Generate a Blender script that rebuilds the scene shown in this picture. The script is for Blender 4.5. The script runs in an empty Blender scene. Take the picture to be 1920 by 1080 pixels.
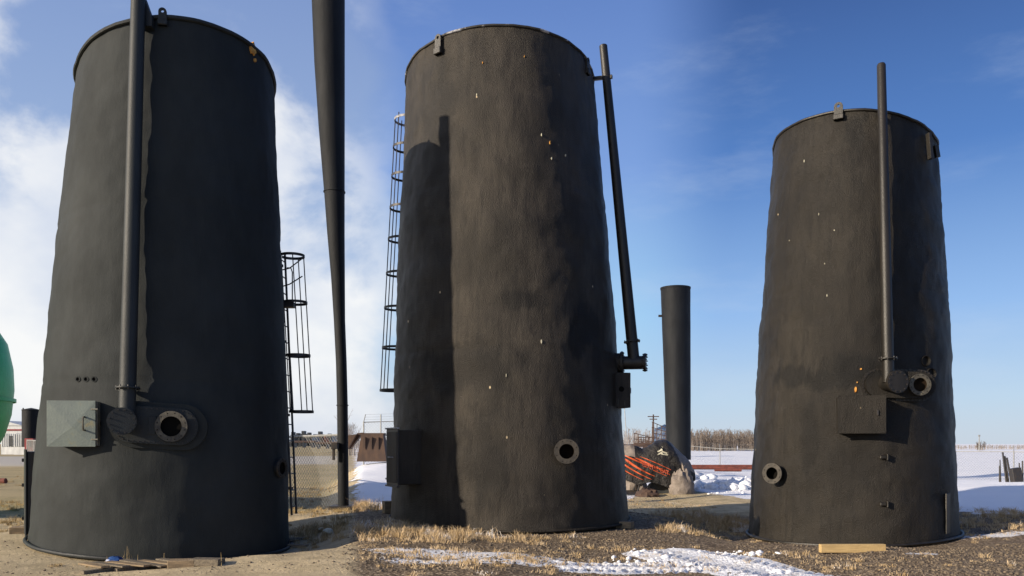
import bpy, bmesh, math, random
import numpy as np
from mathutils import Vector, Matrix, noise
from mathutils.bvhtree import BVHTree
R_ = math.radians
random.seed(7); np.random.seed(7)
S = bpy.context.scene
COL = S.collection
FPX = 1550.0            # focal length in photo pixels (1920 wide)
HOR = 832.0             # row of the horizon in the photo
EYE = 1.7

# ------------------------------------------------------------------ camera
cam_d = bpy.data.cameras.new('camera'); cam = bpy.data.objects.new('camera', cam_d); COL.objects.link(cam)
cam.location = (0, 0, EYE); cam.rotation_euler = (R_(90), 0, 0)
cam_d.sensor_fit = 'HORIZONTAL'; cam_d.sensor_width = 36; cam_d.lens = 36 * FPX / 1920
cam_d.shift_y = (HOR - 540) / 1920; cam_d.clip_start = .1; cam_d.clip_end = 6000
S.camera = cam

# ------------------------------------------------------------------ sun and sky
SUN_EL, SUN_SIDE = 19.0, 62.0      # low winter sun, behind the camera and to its left
az = R_(SUN_SIDE); el = R_(SUN_EL)
to_sun = Vector((-math.sin(az) * math.cos(el), -math.cos(az) * math.cos(el), math.sin(el)))
sl = bpy.data.lights.new('sun', 'SUN'); sun = bpy.data.objects.new('sun', sl); COL.objects.link(sun)
sl.energy = 5.0; sl.angle = R_(.6); sl.color = (1, .86, .68)
sun.rotation_euler = to_sun.to_track_quat('Z', 'Y').to_euler(); sun.location = to_sun * 60

def lin(r, g, b):
    f = lambda c: (c / 255 / 12.92) if c / 255 <= .04045 else ((c / 255 + .055) / 1.055) ** 2.4
    return (f(r), f(g), f(b), 1)

W = bpy.data.worlds.new('World'); S.world = W; W.use_nodes = True
nt = W.node_tree; N = nt.nodes; L = nt.links; N.clear()
def wn(t, **k):
    n = N.new(t)
    for a, b in k.items(): setattr(n, a, b)
    return n
wout = wn('ShaderNodeOutputWorld'); bg = wn('ShaderNodeBackground'); bg.inputs[1].default_value = .1
L.new(bg.outputs[0], wout.inputs[0])
tc = wn('ShaderNodeTexCoord'); sep = wn('ShaderNodeSeparateXYZ'); L.new(tc.outputs['Generated'], sep.inputs[0])
sky = wn('ShaderNodeTexSky', sky_type='NISHITA'); sky.sun_disc = False; sky.sun_elevation = el
sky.sun_rotation = math.atan2(to_sun.x, to_sun.y); sky.air_density = 1.1; sky.dust_density = .6; sky.ozone_density = 2
def ramp(stops, src):
    r = wn('ShaderNodeValToRGB'); L.new(src, r.inputs[0]); e = r.color_ramp.elements
    while len(e) < len(stops): e.new(.5)
    for i, (p, c) in enumerate(stops): e[i].position = p; e[i].color = c
    return r.outputs[0]
_lin = lin
lin = lambda r, g, b: tuple(v * .70 for v in _lin(r, g, b)[:3]) + (1,)      # sky colours, seen through the exposure of +0.5
right_sky = ramp([(0, lin(200, 214, 230)), (.05, lin(186, 212, 238)), (.15, lin(146, 186, 238)), (.31, lin(82, 128, 198)), (.47, lin(58, 92, 156)), (1, lin(38, 66, 130))], sep.outputs[2])
mid_sky = ramp([(0, lin(204, 216, 228)), (.05, lin(184, 212, 236)), (.15, lin(164, 208, 246)), (.31, lin(128, 164, 226)), (.47, lin(102, 136, 202)), (1, lin(50, 84, 156))], sep.outputs[2])
mr = wn('ShaderNodeMapRange', interpolation_type='SMOOTHSTEP'); mr.inputs[1].default_value = .13; mr.inputs[2].default_value = .25
L.new(sep.outputs[0], mr.inputs[0])
def mix(f, a, b, mode='MIX'):
    m = wn('ShaderNodeMix', data_type='RGBA', blend_type=mode)
    for i, v in ((0, f), (6, a), (7, b)):
        if hasattr(v, 'links'): L.new(v, m.inputs[i])
        else: m.inputs[i].default_value = v
    return m.outputs[2]
def mth(op, a, b=None, clamp=False):
    m = wn('ShaderNodeMath', operation=op, use_clamp=clamp)
    for i, v in ((0, a), (1, b)):
        if v is None: continue
        if hasattr(v, 'links'): L.new(v, m.inputs[i])
        else: m.inputs[i].default_value = v
    return m.outputs[0]
clear = mix(mr.outputs[0], mid_sky, right_sky)
# broken cloud on the left third, a few thin veils elsewhere
mp = wn('ShaderNodeMapping'); L.new(tc.outputs['Generated'], mp.inputs[0]); mp.inputs[3].default_value = (1, 1, 1.35); mp.inputs[1].default_value = (2.31, .4, .87)
cn = wn('ShaderNodeTexNoise'); L.new(mp.outputs[0], cn.inputs[0]); cn.inputs['Scale'].default_value = 4.3; cn.inputs['Detail'].default_value = 9; cn.inputs['Roughness'].default_value = .56; cn.inputs['Distortion'].default_value = .25
leftm = wn('ShaderNodeMapRange', interpolation_type='SMOOTHSTEP'); leftm.inputs[1].default_value = -.11; leftm.inputs[2].default_value = -.21
L.new(mth('ADD', sep.outputs[0], mth('MULTIPLY', mth('SUBTRACT', cn.outputs[0], .5), .28)), leftm.inputs[0])
lowm = wn('ShaderNodeMapRange'); lowm.inputs[1].default_value = .34; lowm.inputs[2].default_value = .12; L.new(sep.outputs[2], lowm.inputs[0])
thr = mth('ADD', cn.outputs[0], mth('MULTIPLY', lowm.outputs[0], .21))
cm = wn('ShaderNodeMapRange', interpolation_type='SMOOTHSTEP'); cm.inputs[1].default_value = .42; cm.inputs[2].default_value = .60; L.new(thr, cm.inputs[0])
cloudf = mth('MULTIPLY', cm.outputs[0], leftm.outputs[0])
cn2 = wn('ShaderNodeTexNoise'); L.new(mp.outputs[0], cn2.inputs[0]); cn2.inputs['Scale'].default_value = 7; cn2.inputs['Detail'].default_value = 6
cloudc = mix(ramp([(.35, (0, 0, 0, 1)), (.65, (1, 1, 1, 1))], cn2.outputs[0]), lin(222, 229, 243), lin(255, 255, 255))
left_sky = ramp([(0, lin(176, 192, 212)), (.06, lin(158, 184, 216)), (.2, lin(168, 192, 228)), (.48, lin(128, 154, 206)), (1, lin(60, 92, 160))], sep.outputs[2])
clear = mix(leftm.outputs[0], clear, left_sky)
veilmp = wn('ShaderNodeMapping'); L.new(tc.outputs['Generated'], veilmp.inputs[0]); veilmp.inputs[3].default_value = (1.2, 1, 4); veilmp.inputs[2].default_value = (0, R_(18), 0)
vn = wn('ShaderNodeTexNoise'); L.new(veilmp.outputs[0], vn.inputs[0]); vn.inputs['Scale'].default_value = 3.2; vn.inputs['Detail'].default_value = 7; vn.inputs['Roughness'].default_value = .6
vm = wn('ShaderNodeMapRange', interpolation_type='SMOOTHSTEP'); vm.inputs[1].default_value = .5; vm.inputs[2].default_value = .78; vm.inputs[4].default_value = .22; L.new(vn.outputs[0], vm.inputs[0])
clear = mix(vm.outputs[0], clear, lin(206, 220, 240))
skyc = mix(cloudf, clear, cloudc)
ten = wn('ShaderNodeVectorMath', operation='SCALE'); L.new(skyc, ten.inputs[0]); ten.inputs['Scale'].default_value = 10
L.new(mix(.92, sky.outputs[0], ten.outputs[0]), bg.inputs[0])
lin = _lin
S.view_settings.view_transform = 'Standard'; S.view_settings.look = 'None'
S.view_settings.exposure = .5; S.view_settings.gamma = 1; S.view_settings.use_curve_mapping = False
S.render.engine = 'CYCLES'; S.cycles.max_bounces = 5; S.cycles.use_denoising = True

# ------------------------------------------------------------------ helpers: materials
def mat(name, c1, c2=None, rough=.6, scale=6, stretch=(1, 1, 1), bump=0, bscale=60, spec=.4, metal=0, specks=0, streak=0, lump=0, patch=None, stains_shade=None):
    rr_lo = 1.0 if not streak else 1.3
    m = bpy.data.materials.new(name); m.use_nodes = True; t = m.node_tree; n = t.nodes; l = t.links
    p = n['Principled BSDF']; p.inputs['Roughness'].default_value = rough; p.inputs['Metallic'].default_value = metal
    p.inputs['Specular IOR Level'].default_value = spec
    c2 = c2 or tuple(v * .6 for v in c1[:3]) + (1,)
    tcn = n.new('ShaderNodeTexCoord'); mpn = n.new('ShaderNodeMapping'); mpn.inputs[3].default_value = stretch
    l.new(tcn.outputs['Object'], mpn.inputs[0])
    nz = n.new('ShaderNodeTexNoise'); nz.inputs['Scale'].default_value = scale; nz.inputs['Detail'].default_value = 8; nz.inputs['Roughness'].default_value = .6
    l.new(mpn.outputs[0], nz.inputs[0])
    def mixn(f, a, b, mode='MIX'):
        q = n.new('ShaderNodeMix'); q.data_type = 'RGBA'; q.blend_type = mode
        for i, v in ((0, f), (6, a), (7, b)):
            if hasattr(v, 'links'): l.new(v, q.inputs[i])
            else: q.inputs[i].default_value = v
        return q.outputs[2]
    def rng(src, a, b, lo=0, hi=1):
        q = n.new('ShaderNodeMapRange'); q.interpolation_type = 'SMOOTHSTEP'
        for i, v in enumerate((a, b, lo, hi)): q.inputs[i + 1].default_value = v
        l.new(src, q.inputs[0]); return q.outputs[0]
    col = mixn(rng(nz.outputs[0], .32, .68), c1, c2)
    if streak:
        ms = n.new('ShaderNodeMapping'); ms.inputs[3].default_value = (6, 6, .8); l.new(tcn.outputs['Object'], ms.inputs[0])
        ns = n.new('ShaderNodeTexNoise'); ns.inputs['Scale'].default_value = 1.6; ns.inputs['Detail'].default_value = 9; ns.inputs['Roughness'].default_value = .65; l.new(ms.outputs[0], ns.inputs[0])
        col = mixn(rng(ns.outputs[0], .47, .64, 0, streak), col, tuple(v * .3 for v in c1[:3]) + (1,))
        nb = n.new('ShaderNodeTexNoise'); nb.inputs['Scale'].default_value = .55; nb.inputs['Detail'].default_value = 10; nb.inputs['Roughness'].default_value = .68; nb.inputs['Distortion'].default_value = .4; l.new(tcn.outputs['Object'], nb.inputs[0])
        col = mixn(rng(nb.outputs[0], .5, .62, 0, streak * .8), col, tuple(v * .38 for v in c1[:3]) + (1,))
        nb2 = n.new('ShaderNodeTexNoise'); nb2.inputs['Scale'].default_value = 1.3; nb2.inputs['Detail'].default_value = 10; nb2.inputs['Roughness'].default_value = .7; mb2 = n.new('ShaderNodeMapping'); mb2.inputs[1].default_value = (7, 3, 1); mb2.inputs[3].default_value = (1, 1, 1.8); l.new(tcn.outputs['Object'], mb2.inputs[0]); l.new(mb2.outputs[0], nb2.inputs[0])
        col = mixn(rng(nb2.outputs[0], .58, .78, 0, streak * .55), col, tuple(min(1, v * 2.4 + .01) for v in c1[:3]) + (1,))
    if stains_shade:  # dark marks in the coat: stains, and shade bands painted into the colour
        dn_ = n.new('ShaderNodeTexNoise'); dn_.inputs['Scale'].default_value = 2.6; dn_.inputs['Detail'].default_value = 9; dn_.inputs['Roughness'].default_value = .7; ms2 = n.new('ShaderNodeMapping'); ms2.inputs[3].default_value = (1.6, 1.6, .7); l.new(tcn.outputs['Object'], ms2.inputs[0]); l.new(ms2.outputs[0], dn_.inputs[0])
        for (px, py), (rx, rz), k_ in stains_shade[0]:
            cx_ = Vector(((px - 960) / FPX * stains_shade[1], stains_shade[1], EYE - (py - HOR) / FPX * stains_shade[1]))
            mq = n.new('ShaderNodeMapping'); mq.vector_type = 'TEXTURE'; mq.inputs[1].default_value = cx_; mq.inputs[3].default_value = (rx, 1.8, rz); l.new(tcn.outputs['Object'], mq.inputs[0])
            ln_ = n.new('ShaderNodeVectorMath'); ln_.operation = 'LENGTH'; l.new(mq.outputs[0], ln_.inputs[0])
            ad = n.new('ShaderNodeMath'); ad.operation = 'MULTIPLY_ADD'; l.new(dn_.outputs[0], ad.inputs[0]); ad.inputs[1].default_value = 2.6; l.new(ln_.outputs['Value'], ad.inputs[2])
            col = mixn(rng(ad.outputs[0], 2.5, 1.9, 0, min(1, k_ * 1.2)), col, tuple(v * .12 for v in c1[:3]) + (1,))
    if specks:
        vo = n.new('ShaderNodeTexVoronoi'); vo.inputs['Scale'].default_value = 3.1; vo.inputs['Randomness'].default_value = 1
        mk = n.new('ShaderNodeMapping'); mk.inputs[3].default_value = (1, 1, .55); l.new(tcn.outputs['Object'], mk.inputs[0]); l.new(mk.outputs[0], vo.inputs[0])
        sp = n.new('ShaderNodeSeparateColor'); l.new(vo.outputs['Color'], sp.inputs[0])
        mm = n.new('ShaderNodeMath'); mm.operation = 'MULTIPLY'
        l.new(rng(vo.outputs['Distance'], .055, .03), mm.inputs[0]); l.new(rng(sp.outputs[0], 1 - specks, 1 - specks + .02), mm.inputs[1])
        col = mixn(mm.outputs[0], col, lin(205, 185, 150))
    if patch:
        gn = n.new('ShaderNodeTexNoise'); gn.inputs['Scale'].default_value = patch[1]; gn.inputs['Detail'].default_value = 10; gn.inputs['Roughness'].default_value = .7; l.new(tcn.outputs['Object'], gn.inputs[0])
        col = mixn(rng(gn.outputs[0], patch[2], patch[2] + .08), col, patch[0])
    l.new(col, p.inputs['Base Color'])
    rr = n.new('ShaderNodeMapRange'); rr.inputs[3].default_value = max(.05, rough - .1); rr.inputs[4].default_value = min(1, rough + .12); l.new(nz.outputs[0], rr.inputs[0]); l.new(rr.outputs[0], p.inputs['Roughness'])
    if bump:
        b1 = n.new('ShaderNodeTexNoise'); b1.inputs['Scale'].default_value = bscale; b1.inputs['Detail'].default_value = 5; b1.inputs['Roughness'].default_value = .6; l.new(tcn.outputs['Object'], b1.inputs[0])
        bb = n.new('ShaderNodeBump'); bb.inputs['Strength'].default_value = bump; bb.inputs['Distance'].default_value = 1.2 / bscale; l.new(b1.outputs[0], bb.inputs['Height'])
        last = bb
        if lump:
            b2 = n.new('ShaderNodeTexNoise'); b2.inputs['Scale'].default_value = 5; b2.inputs['Detail'].default_value = 7; mz = n.new('ShaderNodeMapping'); mz.inputs[3].default_value = (1.4, 1.4, .45); l.new(tcn.outputs['Object'], mz.inputs[0]); l.new(mz.outputs[0], b2.inputs[0])
            b3 = n.new('ShaderNodeBump'); b3.inputs['Strength'].default_value = lump; b3.inputs['Distance'].default_value = .03; l.new(b2.outputs[0], b3.inputs['Height']); l.new(bb.outputs[0], b3.inputs['Normal']); last = b3
        l.new(last.outputs[0], p.inputs['Normal'])
    return m
def c(*v): return tuple(v) + (1,)
M = {}
M['coat_grey'] = mat('charcoal foam coating', c(.026, .030, .0305), c(.018, .021, .0215), .72, 1.1, (1, 1, .6), .5, 95, .22, specks=.05, lump=.3)
STAIN_SHADE_MID = [((1105, 598), (.34, .42), .8), ((1085, 640), (.22, .35), .7), ((1125, 690), (.10, 1.3), .6), ((975, 565), (.45, .22), .55), ((880, 690), (.9, .5), .5), ((815, 240), (.35, 2.2), .35), ((905, 860), (.5, 1.0), .4), ((1000, 420), (.5, .25), .35)]  # stains, plus one tall band of shade painted down the left side
STAIN_SHADE_RIGHT = [((1600, 690), (.55, .28), .8), ((1560, 712), (.4, .22), .7), ((1505, 700), (.3, .25), .65), ((1475, 640), (.12, .6), .5), ((1640, 560), (.16, 1.4), .55), ((1608, 250), (.18, .5), .55), ((1760, 690), (.4, .7), .6), ((1525, 820), (.15, .7), .5), ((1460, 310), (.3, .3), .5), ((1700, 800), (.9, .3), .35), ((1710, 420), (.3, 3.0), .45)]  # stains, plus a long painted band for the right side turned from the sun
M['coat_brown'] = mat('sun faded black coating', c(.044, .036, .0265), c(.020, .0165, .012), .5, 1.2, (1, 1, .6), .95, 60, .28, specks=.30, streak=.55, lump=.3, stains_shade=(STAIN_SHADE_MID, 15.2))
M['coat_brown2'] = mat('stained and shade banded black coating', c(.023, .019, .0138), c(.0115, .0095, .0072), .5, 1.0, (1, 1, .5), .95, 60, .28, specks=.22, streak=.55, lump=.3, stains_shade=(STAIN_SHADE_RIGHT, 15.6))
M['coat_far'] = mat('far tank coating', c(.009, .0105, .013), c(.005, .006, .008), .65, 2, (1, 1, .4), .5, 60, .25, lump=.3)
M['paint_grey'] = mat('charcoal pipe paint', c(.025, .029, .030), c(.0165, .019, .0205), .55, 3, (1, 1, .3), .25, 60, .3)
M['paint_brown'] = mat('dull black pipe paint', c(.022, .0185, .0145), c(.010, .009, .0075), .42, 3.4, (2, 2, .25), .3, 60, .4, specks=.3)
M['steel_dark'] = mat('dark steel', c(.018, .018, .02), c(.035, .026, .02), .5, 12, bump=.2, spec=.5)
M['galv'] = mat('galvanised sheet', c(.17, .20, .175), c(.13, .155, .145), .42, 2.2, bump=.12, bscale=30, spec=.5, patch=(c(.21, .20, .13), 2.3, .58))
M['galv_edge'] = mat('weathered sheet edge', c(.10, .09, .07), c(.2, .19, .15), .6, 8)
M['bare_ring'] = mat('bare flange face', c(.10, .09, .068), c(.035, .032, .028), .6, 9, bump=.3, bscale=50)
M['dull_ring'] = mat('rust dulled flange face', c(.05, .042, .032), c(.022, .019, .016), .6, 10, bump=.3, bscale=50)
M['bore'] = mat('pipe bore', c(.003, .003, .003), c(.006, .005, .004), .9, 6, spec=.1)  # near-black tone stands in for the shade inside bores and holes
M['rustbore'] = mat('rusty pipe bore', c(.028, .017, .010), c(.008, .006, .004), .9, 6, spec=.1)
M['frost'] = mat('frosted steel', c(.42, .42, .44), c(.12, .12, .13), .7, 14)
M['frostrim'] = mat('lightly frosted rim', c(.035, .033, .03), c(.022, .021, .02), .7, 6, patch=(c(.36, .36, .38), 3.2, .52))
M['foam'] = mat('bare orange foam', c(.55, .22, .035), c(.62, .36, .10), .9, 20, bump=.8, bscale=40)
M['wood'] = mat('weathered timber', c(.30, .22, .135), c(.17, .13, .085), .8, 5, (1, 9, 9), .4, 50, .2)
M['wood2'] = mat('grey timber', c(.20, .165, .12), c(.10, .085, .065), .8, 5, (9, 1, 9), .4, 50, .2)
M['lumber'] = mat('fresh yellow lumber', c(.52, .37, .17), c(.40, .28, .13), .7, 4, (1, 9, 9), .2, 50, .2)
M['blue'] = mat('blue plastic', c(.02, .07, .22), c(.01, .03, .12), .4, 8)
M['green'] = mat('green tank paint', c(.02, .50, .14), c(.018, .43, .12), .45, .8, bump=.1, bscale=10)
M['wire'] = mat('galvanised wire', c(.30, .30, .29), c(.18, .18, .18), .5, 10, metal=.5)
M['fencepost'] = mat('fence tube', c(.34, .34, .33), c(.22, .22, .21), .5, 10, metal=.3)
M['white'] = mat('white cladding', c(.62, .63, .62), c(.48, .49, .49), .6, 3, (1, 1, .4))
M['redtrim'] = mat('red trim', c(.28, .03, .035), None, .6)
M['redrust'] = mat('rust red pipe paint', c(.20, .055, .035), c(.11, .035, .025), .75, 4, bump=.3)
M['rustdark'] = mat('rusty scrap steel', c(.055, .035, .028), c(.10, .06, .04), .8, 4, (1, 1, .4), .3)
M['yard'] = mat('yard equipment dark', c(.02, .022, .026), c(.05, .055, .06), .5, 3)
M['yardblue'] = mat('yard equipment blue', c(.05, .09, .17), c(.04, .06, .1), .5, 3)
M['yardorange'] = mat('yard equipment orange', c(.42, .12, .05), None, .5)
M['twig'] = mat('winter twigs', c(.20, .165, .135), c(.12, .095, .08), .9, .3)
M['twigfrost'] = mat('frosted twigs', c(.34, .30, .28), c(.22, .19, .17), .9, .3)
M['straw'] = mat('dry grass blades', c(.46, .34, .17), c(.26, .19, .10), .85, 3.5, spec=.15)
M['strawfrost'] = mat('frosted dry grass blades', c(.60, .46, .29), c(.40, .28, .14), .85, 5, spec=.15, patch=(c(.74, .70, .66), 2.2, .56))
M['stone'] = mat('gravel stones', c(.20, .155, .105), c(.09, .07, .05), .85, 12, patch=(c(.34, .27, .2), 7, .6))
M['snow'] = mat('snow lumps', c(.82, .83, .85), c(.76, .77, .80), .6, 4, bump=.4, bscale=18, spec=.3)
M['cover_black'] = mat('black cover cloth', c(.014, .013, .012), c(.028, .025, .023), .5, 5, bump=.6, bscale=9, spec=.3)
M['cover_grey'] = mat('grey cover cloth', c(.25, .21, .18), c(.15, .125, .105), .65, 4, bump=.3, bscale=12)
M['cover_orange'] = mat('orange printed cloth', c(.62, .10, .02), c(.40, .06, .015), .5, 5)
M['cream'] = mat('pale printed mark', c(.70, .66, .50), None, .6)
M['redprint'] = mat('red printed lettering', c(.55, .10, .05), None, .6)

# ------------------------------------------------------------------ helpers: geometry
class MB:
    def __init__(s): s.v = []; s.f = []
    def add(s, vs, fs):
        o = len(s.v); s.v += [tuple(v) for v in vs]; s.f += [tuple(i + o for i in f) for f in fs]; return s
    def box(s, ctr, size, mx=None, bev=0):
        cx, cy, cz = ctr; a, b, d = (q / 2 for q in size)
        if bev:
            bm = bmesh.new(); bmesh.ops.create_cube(bm, size=1)
            for v in bm.verts: v.co = Vector((cx + v.co.x * size[0], cy + v.co.y * size[1], cz + v.co.z * size[2]))
            bmesh.ops.bevel(bm, geom=bm.edges[:], offset=bev, segments=1, affect='EDGES')
            bm.verts.index_update(); vs = [v.co.copy() for v in bm.verts]; fs = [[v.index for v in f.verts] for f in bm.faces]; bm.free()
        else:
            vs = [Vector((cx + x * a, cy + y * b, cz + z * d)) for x, y, z in ((-1,-1,-1),(1,-1,-1),(1,1,-1),(-1,1,-1),(-1,-1,1),(1,-1,1),(1,1,1),(-1,1,1))]
            fs = [(0,3,2,1),(4,5,6,7),(0,1,5,4),(1,2,6,5),(2,3,7,6),(3,0,4,7)]
        if mx is not None: vs = [mx @ v for v in vs]
        return s.add(vs, fs)
    def tube(s, pts, r, n=8, caps=True, closed=False, mx=None):
        pts = [Vector(p) for p in pts]; k = len(pts); rs = r if isinstance(r, (list, tuple)) else [r] * k
        vs = []; ref = None
        for i, p in enumerate(pts):
            a = pts[(i - 1) % k] if (i or closed) else p; b = pts[(i + 1) % k] if (i < k - 1 or closed) else p
            d = (b - a).normalized()
            if ref is None: ref = Vector((0, 0, 1)) if abs(d.z) < .9 else Vector((1, 0, 0))
            u = d.cross(ref).normalized(); w = d.cross(u).normalized(); ref = u.cross(d)
            for j in range(n):
                t = 2 * math.pi * j / n; vs.append(p + (u * math.cos(t) + w * math.sin(t)) * rs[i])
        fs = []
        for i in range(k if closed else k - 1):
            for j in range(n):
                a = i * n + j; b = i * n + (j + 1) % n; a2 = ((i + 1) % k) * n + j; b2 = ((i + 1) % k) * n + (j + 1) % n
                fs.append((a, b, b2, a2))
        if caps and not closed: fs += [tuple(range(n))[::-1], tuple(range((k - 1) * n, k * n))]
        if mx is not None: vs = [mx @ v for v in vs]
        return s.add(vs, fs)
    def lathe(s, prof, n=32, mx=None, closed=False):   # prof: list of (r, z) about local Z
        vs = []; k = len(prof)
        for r, z in prof:
            for j in range(n):
                t = 2 * math.pi * j / n; vs.append(Vector((r * math.cos(t), r * math.sin(t), z)))
        fs = []
        for i in range(k if closed else k - 1):
            i2 = (i + 1) % k
            for j in range(n): fs.append((i * n + j, i * n + (j + 1) % n, i2 * n + (j + 1) % n, i2 * n + j))
        if mx is not None: vs = [mx @ v for v in vs]
        return s.add(vs, fs)
    def prism(s, poly, z0, z1, mx=None):
        n = len(poly); vs = [Vector((x, y, z0)) for x, y in poly] + [Vector((x, y, z1)) for x, y in poly]
        fs = [tuple(range(n))[::-1], tuple(range(n, 2 * n))] + [(i, (i + 1) % n, (i + 1) % n + n, i + n) for i in range(n)]
        if mx is not None: vs = [mx @ v for v in vs]
        return s.add(vs, fs)
    def build(s, name, m, parent=None, smooth=False, **props):
        me = bpy.data.meshes.new(name); me.from_pydata(s.v, [], s.f); me.materials.append(m)
        bm = bmesh.new(); bm.from_mesh(me); bmesh.ops.recalc_face_normals(bm, faces=bm.faces); bm.to_mesh(me); bm.free()
        if smooth:
            me.polygons.foreach_set('use_smooth', [True] * len(me.polygons))
            me.set_sharp_from_angle(angle=R_(35))
        o = bpy.data.objects.new(name, me); COL.objects.link(o)
        if parent is not None:
            o.parent = parent; o.matrix_parent_inverse = inv_world(parent)
        for k, v in props.items(): o[k] = v
        return o
def world_of(o):
    m = Matrix.LocRotScale(o.location, o.rotation_euler, o.scale)
    return m if o.parent is None else world_of(o.parent) @ o.matrix_parent_inverse @ m
def inv_world(o): return world_of(o).inverted()
def thing(name, label, cat, loc=(0, 0, 0), group=None):
    o = bpy.data.objects.new(name, None); COL.objects.link(o); o.location = loc; o.empty_display_size = .3
    o['label'] = label; o['category'] = cat
    if group: o['group'] = group
    return o
def tag(o, label, cat, group=None):
    o['label'] = label; o['category'] = cat
    if group: o['group'] = group
    return o
def arr_mesh(name, V, F, m, parent=None, smooth=False, **props):
    V = np.asarray(V, dtype=np.float32); F = np.asarray(F, dtype=np.int32); k = F.shape[1]
    me = bpy.data.meshes.new(name); me.vertices.add(len(V)); me.vertices.foreach_set('co', V.ravel())
    me.loops.add(F.size); me.loops.foreach_set('vertex_index', F.ravel())
    me.polygons.add(len(F)); me.polygons.foreach_set('loop_start', np.arange(len(F), dtype=np.int32) * k)
    if smooth: me.polygons.foreach_set('use_smooth', np.ones(len(F), dtype=bool))
    me.update(calc_edges=True); me.validate(); me.materials.append(m)
    o = bpy.data.objects.new(name, me); COL.objects.link(o)
    if parent is not None: o.parent = parent; o.matrix_parent_inverse = inv_world(parent)
    for kk, v in props.items(): o[kk] = v
    return o
def ray(px, py): return Vector(((px - 960) / FPX, 1, -(py - HOR) / FPX))
def at(px, py, Y): r = ray(px, py); return Vector((r.x * Y, Y, EYE + r.z * Y))
def frame(P, n):
    n = n.normalized(); u = Vector((0, 0, 1)).cross(n).normalized(); v = n.cross(u)
    return Matrix(((u.x, v.x, n.x, P.x), (u.y, v.y, n.y, P.y), (u.z, v.z, n.z, P.z), (0, 0, 0, 1)))
def yaw(n, deg): return Matrix.Rotation(R_(deg), 3, 'Z') @ Vector((n.x, n.y, 0)).normalized()

# ------------------------------------------------------------------ tank fits (rims as seen in the photo give axis, radius and plane)
def fit_rim(xl, yl, xr, yr, yf, d, kmax):
    a1 = math.atan((xl - 960) / FPX); a2 = math.atan((xr - 960) / FPX); h = (a2 - a1) / 2; cc = (a1 + a2) / 2
    R = d * math.sin(h); ctr = Vector((d * math.sin(cc), d * math.cos(cc)))
    Yl = d * math.cos(h) * math.cos(h) / math.cos(h) * math.cos(a1); Yr = d * math.cos(h) * math.cos(a2)
    zl = EYE - (yl - HOR) * Yl / FPX; zr = EYE - (yr - HOR) * Yr / FPX
    Yf = (d - R) * math.cos(cc); zf = EYE - (yf - HOR) * Yf / FPX
    zm = (zl + zr) / 2; slope_x = (zr - zl) / 2
    return dict(R=R, c=ctr, a=cc, z=zm, sx=slope_x, sy=max(-kmax, min(kmax, zf - zm)))
TANKS = {
    'left': dict(b=fit_rim(52, 1014, 543, 1020, 1055, 16.0, .08), t=fit_rim(143, 140, 512, 165, 22, 16.0, .42)),
    'mid': dict(b=fit_rim(735, 968, 1180, 972, 996, 17.3, .06), t=fit_rim(762, 152, 1112, 155, 45, 17.3, .30)),
    'right': dict(b=fit_rim(1404, 998, 1800, 1000, 1026, 18.6, .06), t=fit_rim(1451, 285, 1757, 280, 197, 18.6, .30)),
}
for q in TANKS.values(): print('tank', [(round(w['R'], 2), tuple(round(x, 2) for x in w['c']), round(w['z'], 2), round(w['sx'], 2), round(w['sy'], 2)) for w in (q['b'], q['t'])])

# ------------------------------------------------------------------ terrain
def sst(a, b, x): t = np.clip((x - a) / (b - a), 0, 1); return t * t * (3 - 2 * t)
rngn = np.random.RandomState(3)
_oct = [(rngn.uniform(0, 6.28, 2), rngn.uniform(0, 6.28), f, a) for f, a in ((.23, .05), (.41, .035), (.9, .02), (1.7, .012), (3.1, .007), (5.9, .004)) for _ in range(3)]
def wob(x, y):
    z = np.zeros_like(x, dtype=float)
    for th, ph, f, a in _oct: z += a * np.sin(f * (x * math.cos(th[0]) + y * math.sin(th[0])) + ph) * np.sin(f * 1.13 * (y * math.cos(th[1]) - x * math.sin(th[1])) + ph * 2)
    return z
def bump_(x, y, cx, cy, sx, sy, h): return h * np.exp(-((x - cx) / sx) ** 2 - ((y - cy) / sy) ** 2)
TRACKS = [((.55, 11.15), (2.7, 11.45), .55), ((2.35, 13.2), (3.7, 10.2), .75)]
def track_mask(x, y):
    best = np.zeros_like(x, dtype=float); tread = np.zeros_like(best)
    for (x0, y0), (x1, y1), hw in TRACKS:
        L_ = math.hypot(x1 - x0, y1 - y0); ux, uy = (x1 - x0) / L_, (y1 - y0) / L_
        s = (x - x0) * ux + (y - y0) * uy; t = -(x - x0) * uy + (y - y0) * ux
        m = sst(hw + .1, hw - .08, np.abs(t + .08 * np.sin(s * 3))) * sst(-.25, .15, s) * sst(L_ + .3, L_ - .1, s)
        for off in (-hw * .5, hw * .5):
            tt = np.abs(t - off); w = sst(hw * .42, hw * .3, tt)
            tread += m * w * (-.03 + .048 * (np.sin(2 * math.pi * (s / .17 + tt * 3.0)) > .1))
        best = np.maximum(best, m)
    return best, tread
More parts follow.
